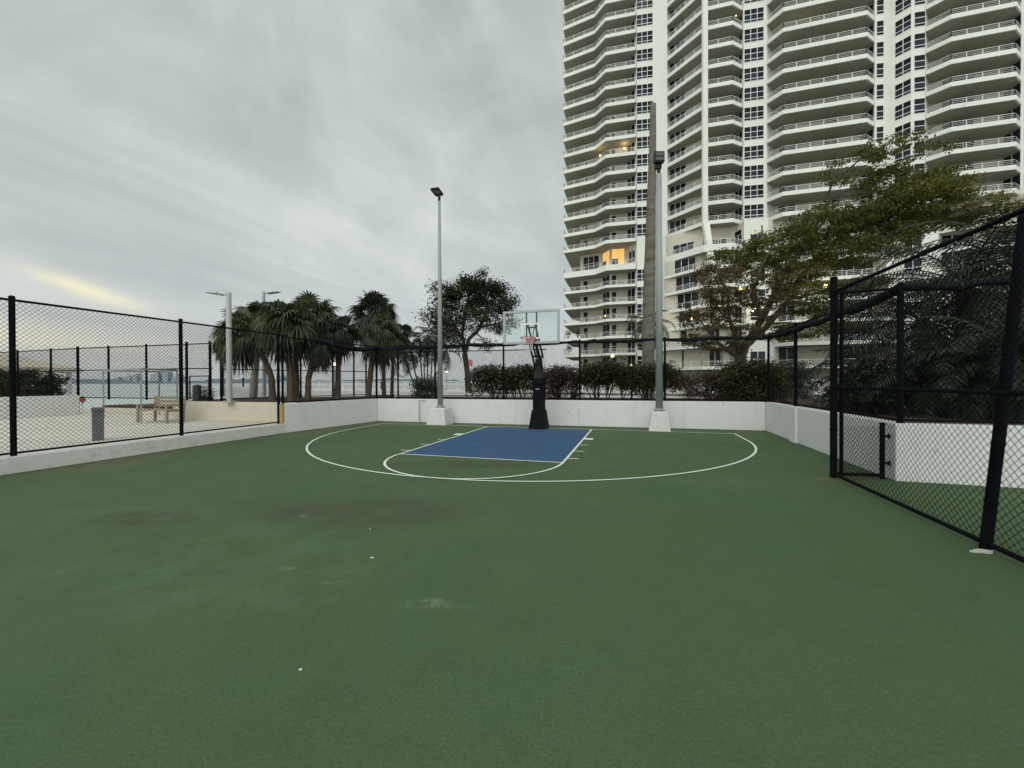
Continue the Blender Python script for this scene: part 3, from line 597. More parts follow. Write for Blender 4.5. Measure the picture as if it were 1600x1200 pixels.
# ================================================================ TOWER
def bp(px,Z): v=W(px,100,Z); return Vector((v.x,Z))
FN=Vector((-.45,-.89))
LV=[3.05,5.95,8.85,11.75,14.6,17.5,20.4]+[1.82+2.9*k for k in range(8,27)]
FLV={3.05:9.0,5.95:8.5,8.85:7.0,11.75:5.6,14.6:4.6,17.5:3.6,20.4:2.0}
def fl_(z): return FLV.get(round(z,2),0.) if z>3 else 9.
WALL=[(905.6,77.0,0),(941,74.9,0),(953.5,72.4,0),(979.5,71.8,0),(993.3,69.7,0),(994.6,68.9,0),(1021,68.4,0),(1042.6,67.7,1),(1044.8,68.5,1),(1098,64.9,1),(1140,64.4,1),(1149,63.9,1),(1160.5,62.2,1),(1161.3,61.6,1),(1194,61.0,1),(1198.3,60.9,1),(1208,62.4,1),(1345,59.0,1),(1353,58.5,1),(1365,57.4,1),(1366.5,56.9,1),(1380.7,56.7,1),(1396,57.2,1),(1424,55.6,1),(1446,55.25,1),(1451,56.8,1),(1560,54.6,1),(1570,54.4,1),(1594,53.1,1),(1596,52.5,1),(1632,51.8,1),(1660,51.2,1),(1668,52.8,1),(1850,49,1)]
WB=[(bp(a,c),w) for a,c,w in WALL]
def wp(z,i): p,w=WB[i]; return p+FN*(fl_(z)*w)
EDG={'A':[(880,75.3),(928.8,72.6),(946,70.05),(993.2,68.9)],'B':[(1042.4,67.6),(1100,61.8),(1145,60.75),(1160,61.65)],'C':[(1198,60.85),(1223.5,58.65),(1355,55.9),(1366,56.85)],'D':[(1446.6,55.2),(1486,53.3),(1588,51.5),(1596,52.45)],'E':[(1658,51.15),(1690,49.),(1840,46.5)]}
WR={'A':(0,5),'B':(7,13),'C':(15,20),'D':(24,29),'E':(31,33)}
tw=thing('apartment_tower','tall cream apartment tower with zigzag wraparound balconies filling the right of the sky','apartment tower',(40,60,0))
def hit(poly,px):
    k=(px-800)/F
    for a,c in zip(poly[:-1],poly[1:]):
        d=c-a; den=d.x-k*d.y
        if abs(den)<1e-6: continue
        t=(k*a.y-a.x)/den
        if -1e-3<=t<=1.001: return a+d*t
    return None
TOPZ=LV[-1]
# walls: storey by storey, stepping outward in the lowest floors
q=MB()
stor=[(-.5,3.05)]+[(LV[i],LV[i+1]) for i in range(len(LV)-1)]
runs={}
for z0,z1 in stor:
    P_=[wp(z0 if z0>0 else 3.05,i) for i in range(len(WB))]
    L_=[P_[0]+Vector((3.6,12.8))*1.3]+P_
    rid=0; prev=None
    for i in range(len(L_)-1):
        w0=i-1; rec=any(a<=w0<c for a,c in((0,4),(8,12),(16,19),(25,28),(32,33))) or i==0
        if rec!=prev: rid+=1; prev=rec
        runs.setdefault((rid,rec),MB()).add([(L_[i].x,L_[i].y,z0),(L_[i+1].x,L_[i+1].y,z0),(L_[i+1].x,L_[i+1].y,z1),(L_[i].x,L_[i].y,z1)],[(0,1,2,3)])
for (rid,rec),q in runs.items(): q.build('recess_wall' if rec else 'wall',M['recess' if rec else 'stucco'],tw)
q=MB()
back=[Vector((95,80)),Vector((60,105)),Vector((18,100))]
for z in LV[:-1]:
    P_=[wp(z,i) for i in range(len(WB))]; P_=[P_[0]+Vector((3.6,12.8))*1.3]+P_+[Vector((92,52))]+back
    q.prism([tuple(p+Vector((.02,.05))) for p in P_],z+.06,z+.24)
q.prism([tuple(p) for p in [WB[0][0]+Vector((3.6,12.8))*1.3]+[w[0] for w in WB]+[Vector((92,52))]+back],TOPZ,TOPZ+.3)
q.build('floor_plates',M['slab'],tw)
q=MB(); B_=[WB[0][0]+Vector((3.6,12.8))*1.3]+back[::-1]+[Vector((92,52)),WB[-1][0]]
V=[];
for p in B_: V+=[(p.x,p.y,-.5),(p.x,p.y,TOPZ)]
q.add(V,[(2*i+1,2*i+3,2*i+2,2*i) for i in range(len(B_)-1)]); q.build('rear_wall',M['stucco'],tw)
# slender columns through the balconies
for pxa,Za in ((1101.3,61.6),):
    pts=[];
    p=bp(pxa,Za)
    q=MB(); q.beam((p.x,p.y,24.5),(p.x,p.y,TOPZ),.72,.5,upv=(0,1,0)); q.build('column',M['stucco'],tw)
    q=MB(); q.beam((29.3,54.9,-.3),(p.x+.02,p.y-.3,24.9),.85,.55,upv=(0,1,0)); q.build('raking_column',M['stucco'],tw)
def railing(par,P3,z):
    q=MB()
    for zr,w_ in((.66,.05),(.44,.03),(.22,.03)):
        for a,c in zip(P3[:-1],P3[1:]): q.beam((a.x,a.y,z+zr),(c.x,c.y,z+zr),w_,w_)
    for a,c in zip(P3[:-1],P3[1:]):
        L_=(c-a).length; n=max(1,round(L_/1.75))
        for i in range(n+1):
            p=a.lerp(c,i/n); q.box((p.x,p.y,z+.34),(.07,.07,.68))
    q.build('railing',M['white_metal'],par)
def inset(P_,d):
    out=[]
    for i in range(len(P_)):
        a=(P_[i]-P_[i-1]).normalized() if i else (P_[1]-P_[0]).normalized(); c=(P_[i+1]-P_[i]).normalized() if i<len(P_)-1 else a
        n=(Vector((-a.y,a.x))+Vector((-c.y,c.x)))
        n=n/ max(.6,(1+a.dot(c))); out.append(P_[i]+n*d)
    return out
NMAX={'A':25,'B':23,'C':20,'D':19,'E':17}
for s in 'ABCDE':
    E0=[bp(*e) for e in EDG[s]]
    if s=='A': E0=[E0[0]+Vector((3.6,12.8))]+E0
    i0,i1=WR[s]
    for li,z in enumerate(LV[:NMAX[s]]):
        f=fl_(z) if s!='A' else 0
        e=[p+FN*f for p in E0]
        wl=[wp(z,i) for i in range(i0,i1+1)]; wl=[p+Vector((.05,.22)) for p in wl]
        if s=='A': wl=[wl[0]+Vector((3.6,12.8))]+wl
        ins=inset(e,.16); q=MB(); hf=(.57 if z>21 else .44) if abs(z-20.4)>.1 else 1.0
        q.prism([tuple(p) for p in e]+[tuple(p) for p in ins[::-1]],z,z+hf)
        o=q.build('balcony',M['slab'],tw)
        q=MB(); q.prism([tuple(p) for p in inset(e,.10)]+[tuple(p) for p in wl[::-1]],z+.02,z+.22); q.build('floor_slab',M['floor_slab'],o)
        railing(o,inset(e,.08),z+hf)
# windows
def window(pa,pb,z0,z1,cols,rows,name,frames,panes,warm=None,prd=.05,fw_=.075):
    """frames / panes: MBs to add to; rows: fractions from the bottom"""
    d=(pb-pa); L_=d.length; d/=L_; n=Vector((d.y,-d.x))    # towards the court
    def T(s,z,o): p=pa+d*s+n*o; return (p.x,p.y,z)
    def bar(s0,s1,za,zb_,o=prd):
        frames.add([T(s0,za,.0),T(s1,za,.0),T(s1,zb_,.0),T(s0,zb_,.0),T(s0,za,o),T(s1,za,o),T(s1,zb_,o),T(s0,zb_,o)],[(4,5,6,7),(0,4,7,3),(1,2,6,5),(3,7,6,2),(0,1,5,4)])
    for i in range(cols+1):
        c=L_*i/cols; bar(max(0,c-fw_/2),min(L_,c+fw_/2),z0,z1)
    zz=[z0]
    for r_ in rows: zz.append(zz[-1]+(z1-z0)*r_)
    for k,z in enumerate(zz):
        for i in range(cols): bar(L_*i/cols+fw_/2,L_*(i+1)/cols-fw_/2,max(z0,z-fw_/2),min(z1,z+fw_/2),prd-.006)
    for i in range(cols):
        for k in range(len(rows)):
            m=panes if not (warm and (i,k) in warm[0]) else warm[1]
            m.add([T(L_*i/cols,zz[k],.018),T(L_*(i+1)/cols,zz[k],.018),T(L_*(i+1)/cols,zz[k+1],.018),T(L_*i/cols,zz[k+1],.018)],[(0,1,2,3)])
def add_win(name,pa,pb,z0,z1,cols,rows,warm=None,bucket=None):
    fr=MB(); pn=MB(); wm=MB()
    if bucket: window(pa,pb,z0,z1,cols,rows,name,bucket[0],bucket[1]); return
    window(pa,pb,z0,z1,cols,rows,name,fr,pn,(warm,wm) if warm else None)
    o=fr.build(name,M['window_frame'],tw)
    if pn.n: pn.build('pane',M['pane'],o)
    if wm.n: wm.build('lit_pane',M['warm_room'],o)
BAYS=[(994.9,1020.6,3,(5,6)),(1162.5,1193,3,(13,14)),(1368,1380,1,(20,21)),(1397,1422.5,2,(22,23)),(1426.5,1444,1,(23,24)),(1598,1630,3,(29,30))]
for bi,(x0,x1,nc,(ia,ib)) in enumerate(BAYS):
    for li in range(7,[24,22,20,19,19,18][bi]):
        z=LV[li]; pa,pb=WB[ia][0],WB[ib][0]
        a=hit([pa,pb],x0) or pa; c=hit([pa,pb],x1) or pb
        add_win('bay_window',a,c,z+.80,z+2.78,nc,(.2,.4,.4))
    for li in range(0,6):
        if bi==0:
            z=LV[li]; add_win('bay_window',hit([WB[5][0],WB[6][0]],995.5) or WB[5][0],hit([WB[5][0],WB[6][0]],1019) ,z+.80,z+2.75,3,(.2,.4,.4))
# transfer storey of section A
z=20.4; wl=[wp(z,i) for i in range(len(WB))]
add_win('tall_window',hit(wl,912),hit(wl,936.5),z+1.05,z+4.2,3,(.58,.42))
add_win('tall_window',hit(wl,942.5),hit(wl,953),z+.9,z+4.35,2,(.55,.45),warm={(0,1),(1,1),(1,0)})
add_win('tall_window',hit(wl,956.5),hit(wl,976),z+.9,z+4.35,2,(.5,.5),warm={(0,1),(1,1),(1,0)})
add_win('tall_window',hit(wl,983),hit(wl,993),z+1.6,z+3.5,2,(.3,.7))
add_win('tall_window',hit(wl,1148),hit(wl,1159),z+1.4,z+3.6,1,(1.,)); add_win('tall_window',hit(wl,1162),hit(wl,1192),z+1.4,z+3.6,2,(1.,))
n_door=0; bf,bpn=MB(),MB()
DO=[('D',1566,1593.5,2,19),('D',1470,1520,3,19),('C',1344,1364,2,20),('C',1216,1242,2,20),('B',1148.5,1160,2,23),('B',1108,1135,3,23),('B',1047,1072,3,23),('A',942.5,953,2,25),('A',981,993,2,25),('D',1451.5,1455,1,19),('C',1285,1310,2,20),('E',1672,1700,2,17)]
for s,x0,x1,nc,nm in DO:
    i0,i1=WR[s]
    for li in range(nm-1 if nm<25 else 24):
        z=LV[li]
        if abs(z-20.4)<.1 and s=='A': continue
        wl=[wp(z,i) for i in range(i0,i1+1)]
        x0_,x1_=x0,x1
        if li<7 and s=='B' and x0==1047: x0_,x1_=1052+ (6-li)*2.2,1085+(6-li)*2.2
        if li<7 and s=='C' and x0==1285: x0_,x1_,=1297,1352
        a,c=hit(wl,x0_),hit(wl,x1_)
        if a is None or c is None or (c-a).length<.3: continue
        ncc=3 if li<7 and s in'BC' and x0 in(1047,1285) else nc
        n_door+=1
        if n_door<=98: add_win('balcony_door',a,c,z+.24,z+2.87,ncc,(1.,))
        else: window(a,c,z+.24,z+2.87,ncc,(1.,),'',bf,bpn)
o=bf.build('balcony_doors',M['window_frame'],tw); o['kind']='stuff'; o2=bpn.build('panes',M['pane'],o); o2['kind']='stuff'
for li in range(24):
    z=LV[li]
    if abs(z-20.4)<.1: continue
    wl=[wp(z,i) for i in range(0,6)]
    for x0,x1 in((912,919),(956,963.5)):
        add_win('window',hit(wl,x0),hit(wl,x1),z+.3,z+2.65,1,(.22,.39,.39))
# lower storey windows on the long bays (flared floors)
for li in range(0,7):
    z=LV[li]; wl=[wp(z,i) for i in range(13,33)]
    for x0,x1,nc in((1172,1196,2),(1412,1440,2),(1480,1520,3)):
        a,c=hit(wl,x0),hit(wl,x1)
        if a and c and (c-a).length>1: add_win('wide_window',a,c,z+.85,z+2.35,nc,(.3,.7))
# lit balcony lamps
def blamp(px,py,Y,energy,r=.16,light=True,col=(1,.72,.36)):
    p=W(px,py,Y); q=MB(); q.sphere(p,r,10,6); q.tube([p+Vector((0,0,r*.8)),p+Vector((0,.25,r+.15))],.03,6); q.build('balcony_lamp',M['bulb'],tw)
    if light:
        l=bpy.data.lights.new('balcony_light','POINT'); l.energy=energy; l.color=col; l.shadow_soft_size=.2; lo=bpy.data.objects.new('balcony_light',l); COL.objects.link(lo); lo.location=p+Vector((-.1,-.45,.1))
for a in((938,243,72.6,22),(975.5,232,71.2,28),(1150,24,62.6,34,.1),(1246,60,60.3,12,.09),(1080,497,58.5,18,.22),(1157.5,452,55.5,12,.2),(1290,447,52.5,18,.22),(1176,486,54.5,14,.1),(946,494,73.6,3,.1)): blamp(*a)
def pot(label,px,py,Y,sz):
    p=W(px,py,Y); t=thing('potted_plant',label,'potted plant',p); q=MB(); q.tube([p,p+Vector((0,0,.35))],[.14,.2],10); q.build('pot',M['plant_pot'],t)
    q=MB(); rg=np.random.default_rng(int(px)); cc=np.array(p)+np.array([0,0,.35+sz*.5]); k=160; c=cc+rg.normal(0,1,(k,3))*sz*.33; a=rg.normal(0,1,(k,3)); a/=np.linalg.norm(a,axis=1)[:,None]; b_=np.cross(a,rg.normal(0,1,(k,3))); b_/=np.linalg.norm(b_,axis=1)[:,None]
    q.quads(np.stack([c-a*.14,c-b_*.06,c+a*.14,c+b_*.06],1)); q.build('leaves',M['leaf_hedge'],t)
pot('potted shrub on the left corner of the lowest open tower balcony',888,528,75.6,1.0)
pot('small potted shrub beside the corner shrub on the same low tower balcony',903,528,74.9,.7)
pot('potted plant on the left corner of the balcony just above the fence line',889,551,75.6,.9)
def glamp(label,px,py,Y,zb,r,e=0):
    p=W(px,py,Y); t=thing('garden_lamp',label,'garden lamp',(p.x,p.y,zb),'lit garden lamps')
    q=MB(); q.tube([(p.x,p.y,zb),(p.x,p.y,p.z-r*.8)],.04,8); q.build('post',M['dark_metal'],t)
    q=MB(); q.sphere(p,r*.75,12,8); q.build('globe',M['bulb2'],t)
    q=MB(); q.tube([(p.x,p.y,p.z-r*1.05),(p.x,p.y,p.z-r*.7)],r*.5,8); q.build('collar',M['dark_metal'],t)
glamp('large glowing lamp just above the hedge in front of the tower',957,556,44,0,.24)
glamp('small glowing lamp on a post poking out of the clipped hedge',987,570.5,15.9,.84,.055)
glamp('glowing lamp seen through the fence just right of the gate post',1306.5,553,30,0,.13)
glamp('glowing lamp between the palm trunks at left',522,569,40,0,.2)
glamp('small far lamp at the railing right of the palm group',615,592,70,0,.16)
glamp('left one of two small far lamps behind the left light pole',698,581,75,0,.22)
glamp('small far lamp shining through the hedge left of the hoop',760,583,60,0,.14)
# ================================================================ VEGETATION
def fan_leaf(q,c,az,el,pet,rad,droop,nseg=15,spr=1.95):
    d=np.array([math.cos(az)*math.cos(el),math.sin(az)*math.cos(el),math.sin(el)]); sde=np.array([-math.sin(az),math.cos(az),0.])
    tw_=random.uniform(-1.0,1.0); nrm=np.cross(sde,d); sde=sde*math.cos(tw_)+nrm*math.sin(tw_)
    hub=c+d*pet+np.array([0,0,-droop*pet*pet*.25])
    q.tube([Vector(c),Vector((c+hub)/2+np.array([0,0,.03])),Vector(hub)],[.022,.016,.012],3,cap=False)
    for i in range(nseg):
        th=(-1+2*i/(nseg-1))*spr; r=rad*(1-.22*abs(th)/spr)*random.uniform(.85,1.08)
        e=d*math.cos(th)+sde*math.sin(th); pr_=-d*math.sin(th)+sde*math.cos(th)
        V=[]
        for t,w_ in((.03,.012),(.4,.055),(.72,.036),(1.,.004)):
            g=np.array([0,0,-droop*(t**2.2)*r*1.0]); p=hub+e*r*t*(1-.12*droop*t)+g
            V+=[p-pr_*w_*rad*.95,p+pr_*w_*rad*.95]
        q.add(V,[(0,1,3,2),(2,3,5,4),(4,5,7,6)])
def path3(pts,Y0): return [W(a,b_,Y0+(c if True else 0)) for a,b_,c in pts]
def fan_palm(label,Y,trunk,crown,rpx,n,mt,bark,r0=.14,skirt=0,seed=1,asym=0,lab_cat='fan palm'):
    random.seed(seed); base=W(trunk[0][0],trunk[0][1],Y); k=Y/F
    t=thing('fan_palm',label,'palm tree',(base.x,base.y,base.z),'fan palms behind the left wall')
    pts=[W(a,b_,Y) for a,b_ in trunk]+[W(crown[0],crown[1],Y)]; pts[0].z-=.25
    q=MB(); m=[]
    for i in range(len(pts)-1):
        for j in range(6): m.append(pts[i].lerp(pts[i+1],j/6))
    m.append(pts[-1]); q.tube(m,[r0*(1.15-.35*min(1,i/len(m)*1.3))*random.uniform(.93,1.08) for i in range(len(m))],10,jit=.05); q.build('trunk',bark,t)
    c=np.array(W(crown[0],crown[1],Y)); R_=rpx*k*1.0; n=int(n*1.3)
    q=MB()
    for i in range(n):
        f=(i+.5)/n; el=math.asin(1-1.75*f)+random.uniform(-.15,.15); az=i*2.39996+random.uniform(-.25,.25)
        dr=.6+.42*f+random.uniform(-.1,.15)
        sc_=random.uniform(.72,1.16); fan_leaf(q,c+np.array([0,0,R_*random.uniform(-.12,.12)]),az,min(1.45,el+random.uniform(-.2,.2)),R_*.52*sc_,R_*.60*random.uniform(.8,1.1),dr*random.uniform(.6,1.35))
    q.build('crown',mt,t)
    if skirt:
        q=MB()
        for i in range(skirt):
            az=i*2.4; fan_leaf(q,c-np.array([0,0,.1]),az,-1.05+random.uniform(-.3,.2),R_*.35,R_*.75,.7,11,1.2)
        q.build('dead_skirt',M['leaf_dead'],t)
    return t
LP,LD=M['leaf_palm'],M['leaf_palm_dark']
fan_palm('fan palm with a curved brown trunk leaning left, leftmost beside the street lamp',16.6,[(427,626),(424,590),(414,562),(400,542)],(378,518),46,44,LP,M['bark_palm'],.115,6,11)
fan_palm('fan palm on a pale straight trunk leaning right behind the leftmost palm',19.5,[(395,619),(400,560)],(413,496),44,46,LD,M['bark_pale'],.16,5,12)
fan_palm('fan palm with the brightest green crown at the middle of the left group',16.0,[(455,626),(452,560)],(448,502),52,52,LP,M['bark_palm'],.12,5,13)
fan_palm('fan palm with a reddish trunk close right of the brightest crown',17.6,[(463.5,624),(462,560),(472,525)],(488,496),50,48,LP,M['bark_palm'],.115,6,14)
fan_palm('short fan palm with a forked trunk and a drooping dark skirt',16.4,[(481,624),(482,590),(490,565)],(498,540),30,26,LD,M['bark_palm'],.11,14,15)
fan_palm('slimmer fan palm standing alone between the left group and the right pair',17.3,[(527.5,624),(528.5,575)],(532,516),36,38,LD,M['bark_palm'],.115,6,16)
fan_palm('fan palm with long drooping light fronds just left of the wall corner',17.8,[(574,622),(580,575),(584,540)],(597,520),43,44,LP,M['bark_palm'],.11,6,17)
fan_palm('tall dark fan palm with a pointed crown behind the drooping one',21.5,[(600,612),(599,560)],(586,488),43,50,LD,M['bark_palm'],.10,4,18)
fan_palm('small dark fan palm far behind the street lamp pole',22.5,[(347,612),(347,575)],(346,543),17,20,LD,M['bark_palm'],.10,6,19)
fan_palm('thin fan palm rising behind the right pair of palms at the corner',23.0,[(612,614),(614,560)],(624,520),26,30,LD,M['bark_palm'],.09,4,20)
def frond(q,c,az,el,L_,droop,ll=.45,n=26,lw=.022,rr=.022):
    az0=np.array([math.cos(az),math.sin(az),0.]); side=np.array([-math.sin(az),math.cos(az),0.]); P_=[]; p=np.array(c,dtype=float); e=el; ds=L_/10
    for i in range(11):
        P_.append(p.copy()); p=p+ds*(az0*math.cos(e)+np.array([0,0,math.sin(e)])); e-=droop*(.5+i*.09)
    q.tube([Vector(x) for x in P_],[rr*(1-.08*i) for i in range(11)],3,cap=False)
    for i in range(n):
        t=.12+.88*i/(n-1); k=min(9,int(t*10)); a=P_[k]+(P_[k+1]-P_[k])*(t*10-k); d=(P_[k+1]-P_[k]); d/=np.linalg.norm(d); u=np.cross(side,d)
        l=ll*math.sin(PI*min(1,.12+t*.86))**.55*random.uniform(.85,1.1)
        for s in(-1,1):
            v=d*.62+side*s*.75-u*random.uniform(-.28,.05)*1; v/=np.linalg.norm(v); g=np.array([0,0,-1.])
            m_=a+v*l*.5+g*l*.05; b_=a+v*l+g*l*.32; w_=d*lw
            q.add([a-w_*.6,a+w_*.6,m_+w_,m_-w_,b_],[(0,1,2,3),(3,2,4)])
def feather_palm(label,Y,base,crown,Lf,n,mt,bark,r0,seed,lo=-.7,ll=.45,droop=.22,group=None,nl=26,lw=.022,trunk=True):
    random.seed(seed); b_=W(base[0],base[1],Y); c=W(crown[0],crown[1],Y); t=thing('feather_palm',label,'palm tree',b_,group)
    if trunk:
        q=MB(); pts=[b_.lerp(c,i/8) for i in range(9)]; pts[0].z-=.3; q.tube(pts,[r0*random.uniform(.92,1.08) for _ in pts],10,jit=.07); q.build('trunk',bark,t)
    q=MB()
    for i in range(n):
        f=(i+.5)/n; el=1.35-(1.35-lo)*f**.8+random.uniform(-.12,.12); frond(q,c,i*2.39996+random.uniform(-.2,.2),el,Lf*random.uniform(.85,1.1),droop*random.uniform(.8,1.25),ll,nl,lw)
    q.build('crown',mt,t); return t
feather_palm('small feather palm half hidden behind the bare royal palm trunk',25,(1015,615),(1013,508),2.0,26,LD,M['bark_palm'],.12,31,-.9,.4,.24)
DPG='date palms behind the right wall'
feather_palm('dark date palm with upright fronds above the fence at upper right',11.5,(1505,630),(1508,450),3.6,42,M['leaf_big_palm'],M['bark_palm'],.2,32,-.8,.5,.2,DPG,32)
feather_palm('dark date palm at the right edge, partly cut off by the frame',9.8,(1620,640),(1606,412),3.1,40,M['leaf_big_palm'],M['bark_palm'],.2,33,-.8,.5,.2,DPG,32)
feather_palm('low date palm with fronds spilling behind the gate post',10.6,(1395,640),(1385,606),2.1,34,M['leaf_big_palm'],M['bark_palm'],.16,34,-.2,.42,.2,DPG,30)
feather_palm('low date palm sprouting behind the middle of the far right wall',9.0,(1500,645),(1490,590),2.2,38,M['leaf_big_palm'],M['bark_palm'],.16,35,-.3,.42,.2,DPG,30)
feather_palm('low date palm sprouting by the second thick fence post',8.2,(1590,650),(1580,575),2.0,34,M['leaf_big_palm'],M['bark_palm'],.16,36,-.4,.42,.2,DPG,30)
feather_palm('date palm behind the thick fence post with fronds reaching the tower',12.5,(1440,630),(1440,505),3.0,40,M['leaf_big_palm'],M['bark_palm'],.18,37,-.8,.48,.2,DPG,30)
# clump palm
t=thing('clump_palm','multi stemmed clump palm with thin leaning stems left of the light pole','palm tree',W(664,612,24),None); random.seed(41)
q=MB(); q2=MB()
for (bx,by,tx,ty) in((657,612,641,548),(661,612,655,530),(664,612,662,545),(668,612,668,525),(672,612,676,540),(676,612,684,535),(668,612,697,548),(654,612,632,560)):
    a,c=W(bx,by,24+random.uniform(-.4,.4)),W(tx,ty,24+random.uniform(-.8,.8)); m_=a.lerp(c,.5)+Vector((0,0,-.15)); q.tube([a,m_,c],[.05,.045,.04],6)
    for i in range(14): frond(q2,c,i*2.4+random.uniform(-.3,.3),1.3-.17*i+random.uniform(-.2,.2),random.uniform(1.0,1.5),.26,.36,18,.02,.014)
q.build('stems',M['bark_pale'],t); q2.build('crown',LD,t)
# bare royal palm trunk
Yt=19.0; k=Yt/F; b0=W(1013,622,Yt); t=thing('bare_palm_trunk','tall headless grey royal palm trunk beside the right light pole','palm trunk',(b0.x,b0.y,.8)); random.seed(5)
TP=[(1013.5,626,10.6),(1013,590,10.4),(1013,540,10.3),(1014,480,10.3),(1015.2,420,9.6),(1016.5,360,8.4),(1018,300,7.2),(1019.5,250,6.3),(1020,205,5.6),(1020.5,163,4.7)]
P_=[];Rr=[]
for (a,c) in zip(TP[:-1],TP[1:]):
    for j in range(7): u=j/7; P_.append(W(a[0]+(c[0]-a[0])*u,a[1]+(c[1]-a[1])*u,Yt)); Rr.append((a[2]+(c[2]-a[2])*u)*k*.9*(1.0 if j%7 else 1.035))
P_.append(W(1020.5,163,Yt)); Rr.append(4.5*k); q=MB(); q.tube(P_,Rr,16,jit=.02); q.build('trunk',M['bark_royal'],t,smooth=True)
q=MB(); q.tube([W(1020.,168,Yt),W(1018.,158,Yt)],[.11,.04],7,jit=.3); q.build('broken_top',M['bark_palm'],t)
def leaves(q,cs,n,spread,size,flat_=.5):
    """cs: sub-centres (k,3); n leaves per centre"""
    cs=np.asarray(cs); k=len(cs)*n; c=np.repeat(cs,n,0)+rng.normal(0,1,(k,3))*np.array(spread)
    nrm=rng.normal(0,1,(k,3)); nrm[:,2]+=flat_*np.sign(nrm[:,2]); nrm/=np.linalg.norm(nrm,axis=1)[:,None]
    a=np.cross(nrm,rng.normal(0,1,(k,3))); a/=np.linalg.norm(a,axis=1)[:,None]; b_=np.cross(nrm,a); s=size*rng.uniform(.6,1.25,(k,1))
    q.quads(np.stack([c-a*s,c-b_*s*.45,c+a*s,c+b_*s*.45],1))
def twig(q,a,c,r):
    a,c=Vector(a),Vector(c); m_=a.lerp(c,.5)+Vector((random.uniform(-1,1),random.uniform(-1,1),random.uniform(-.3,1)))*(c-a).length*.09; q.tube([a,m_,c],[r,r*.7,r*.3],3,cap=False)
def btree(name,label,Y,trunk,limbs,clumps,bark,ngrp,leafn,size,seed,group=None,twr=.018,dz=1.0,spread=(.22,.22,.12)):
    global rng; rng=np.random.default_rng(seed); random.seed(seed); k=Y/F
    b_=W(trunk[0][0],trunk[0][1],Y); t=thing(name,label,'tree',b_,group)
    q=MB(); q.tube([W(a,c,Y) for a,c,r in trunk],[r for a,c,r in trunk],10,jit=.06); q.build('trunk',bark,t)
    q=MB(); LPp=[]
    for lm in limbs:
        pts=[W(a,c,Y+dy) for a,c,dy,r in lm]; rr=[r for *_,r in lm]
        P2=[];R2=[]
        for i in range(len(pts)-1):
            for j in range(5):
                u=j/5; P2.append(pts[i].lerp(pts[i+1],u)+Vector([random.uniform(-.04,.04) for _ in range(3)])); R2.append(rr[i]+(rr[i+1]-rr[i])*u)
        P2.append(pts[-1]); R2.append(rr[-1]); q.tube(P2,R2,7,jit=.06); LPp+=P2[3:]
    A=np.array([tuple(p) for p in LPp]); crowns={}
    for (cx,cy,rx,ry,n,mt) in clumps:
        c=np.array(W(cx,cy,Y+random.uniform(-.6,.6)*dz)); v=rng.normal(0,1,(n,3)); v/=np.linalg.norm(v,axis=1)[:,None]; v*=rng.uniform(.15,1,(n,1))**.45
        S=c+v*np.array([rx*k,max(rx*k*.8,.7)*dz,ry*k])
        qq=crowns.setdefault(mt,MB()); leaves(qq,S,leafn,spread,size)
        for s in S[::1]:
            j=np.argmin(((A-s)**2).sum(1)); 
            if ((A[j]-s)**2).sum()<9: twig(q,A[j],s,twr)
    q.build('limbs',bark,t)
    for mt,qq in crowns.items(): qq.build('crown',M[mt],t)
    return t
O,Bn='leaf_olive','leaf_brown'
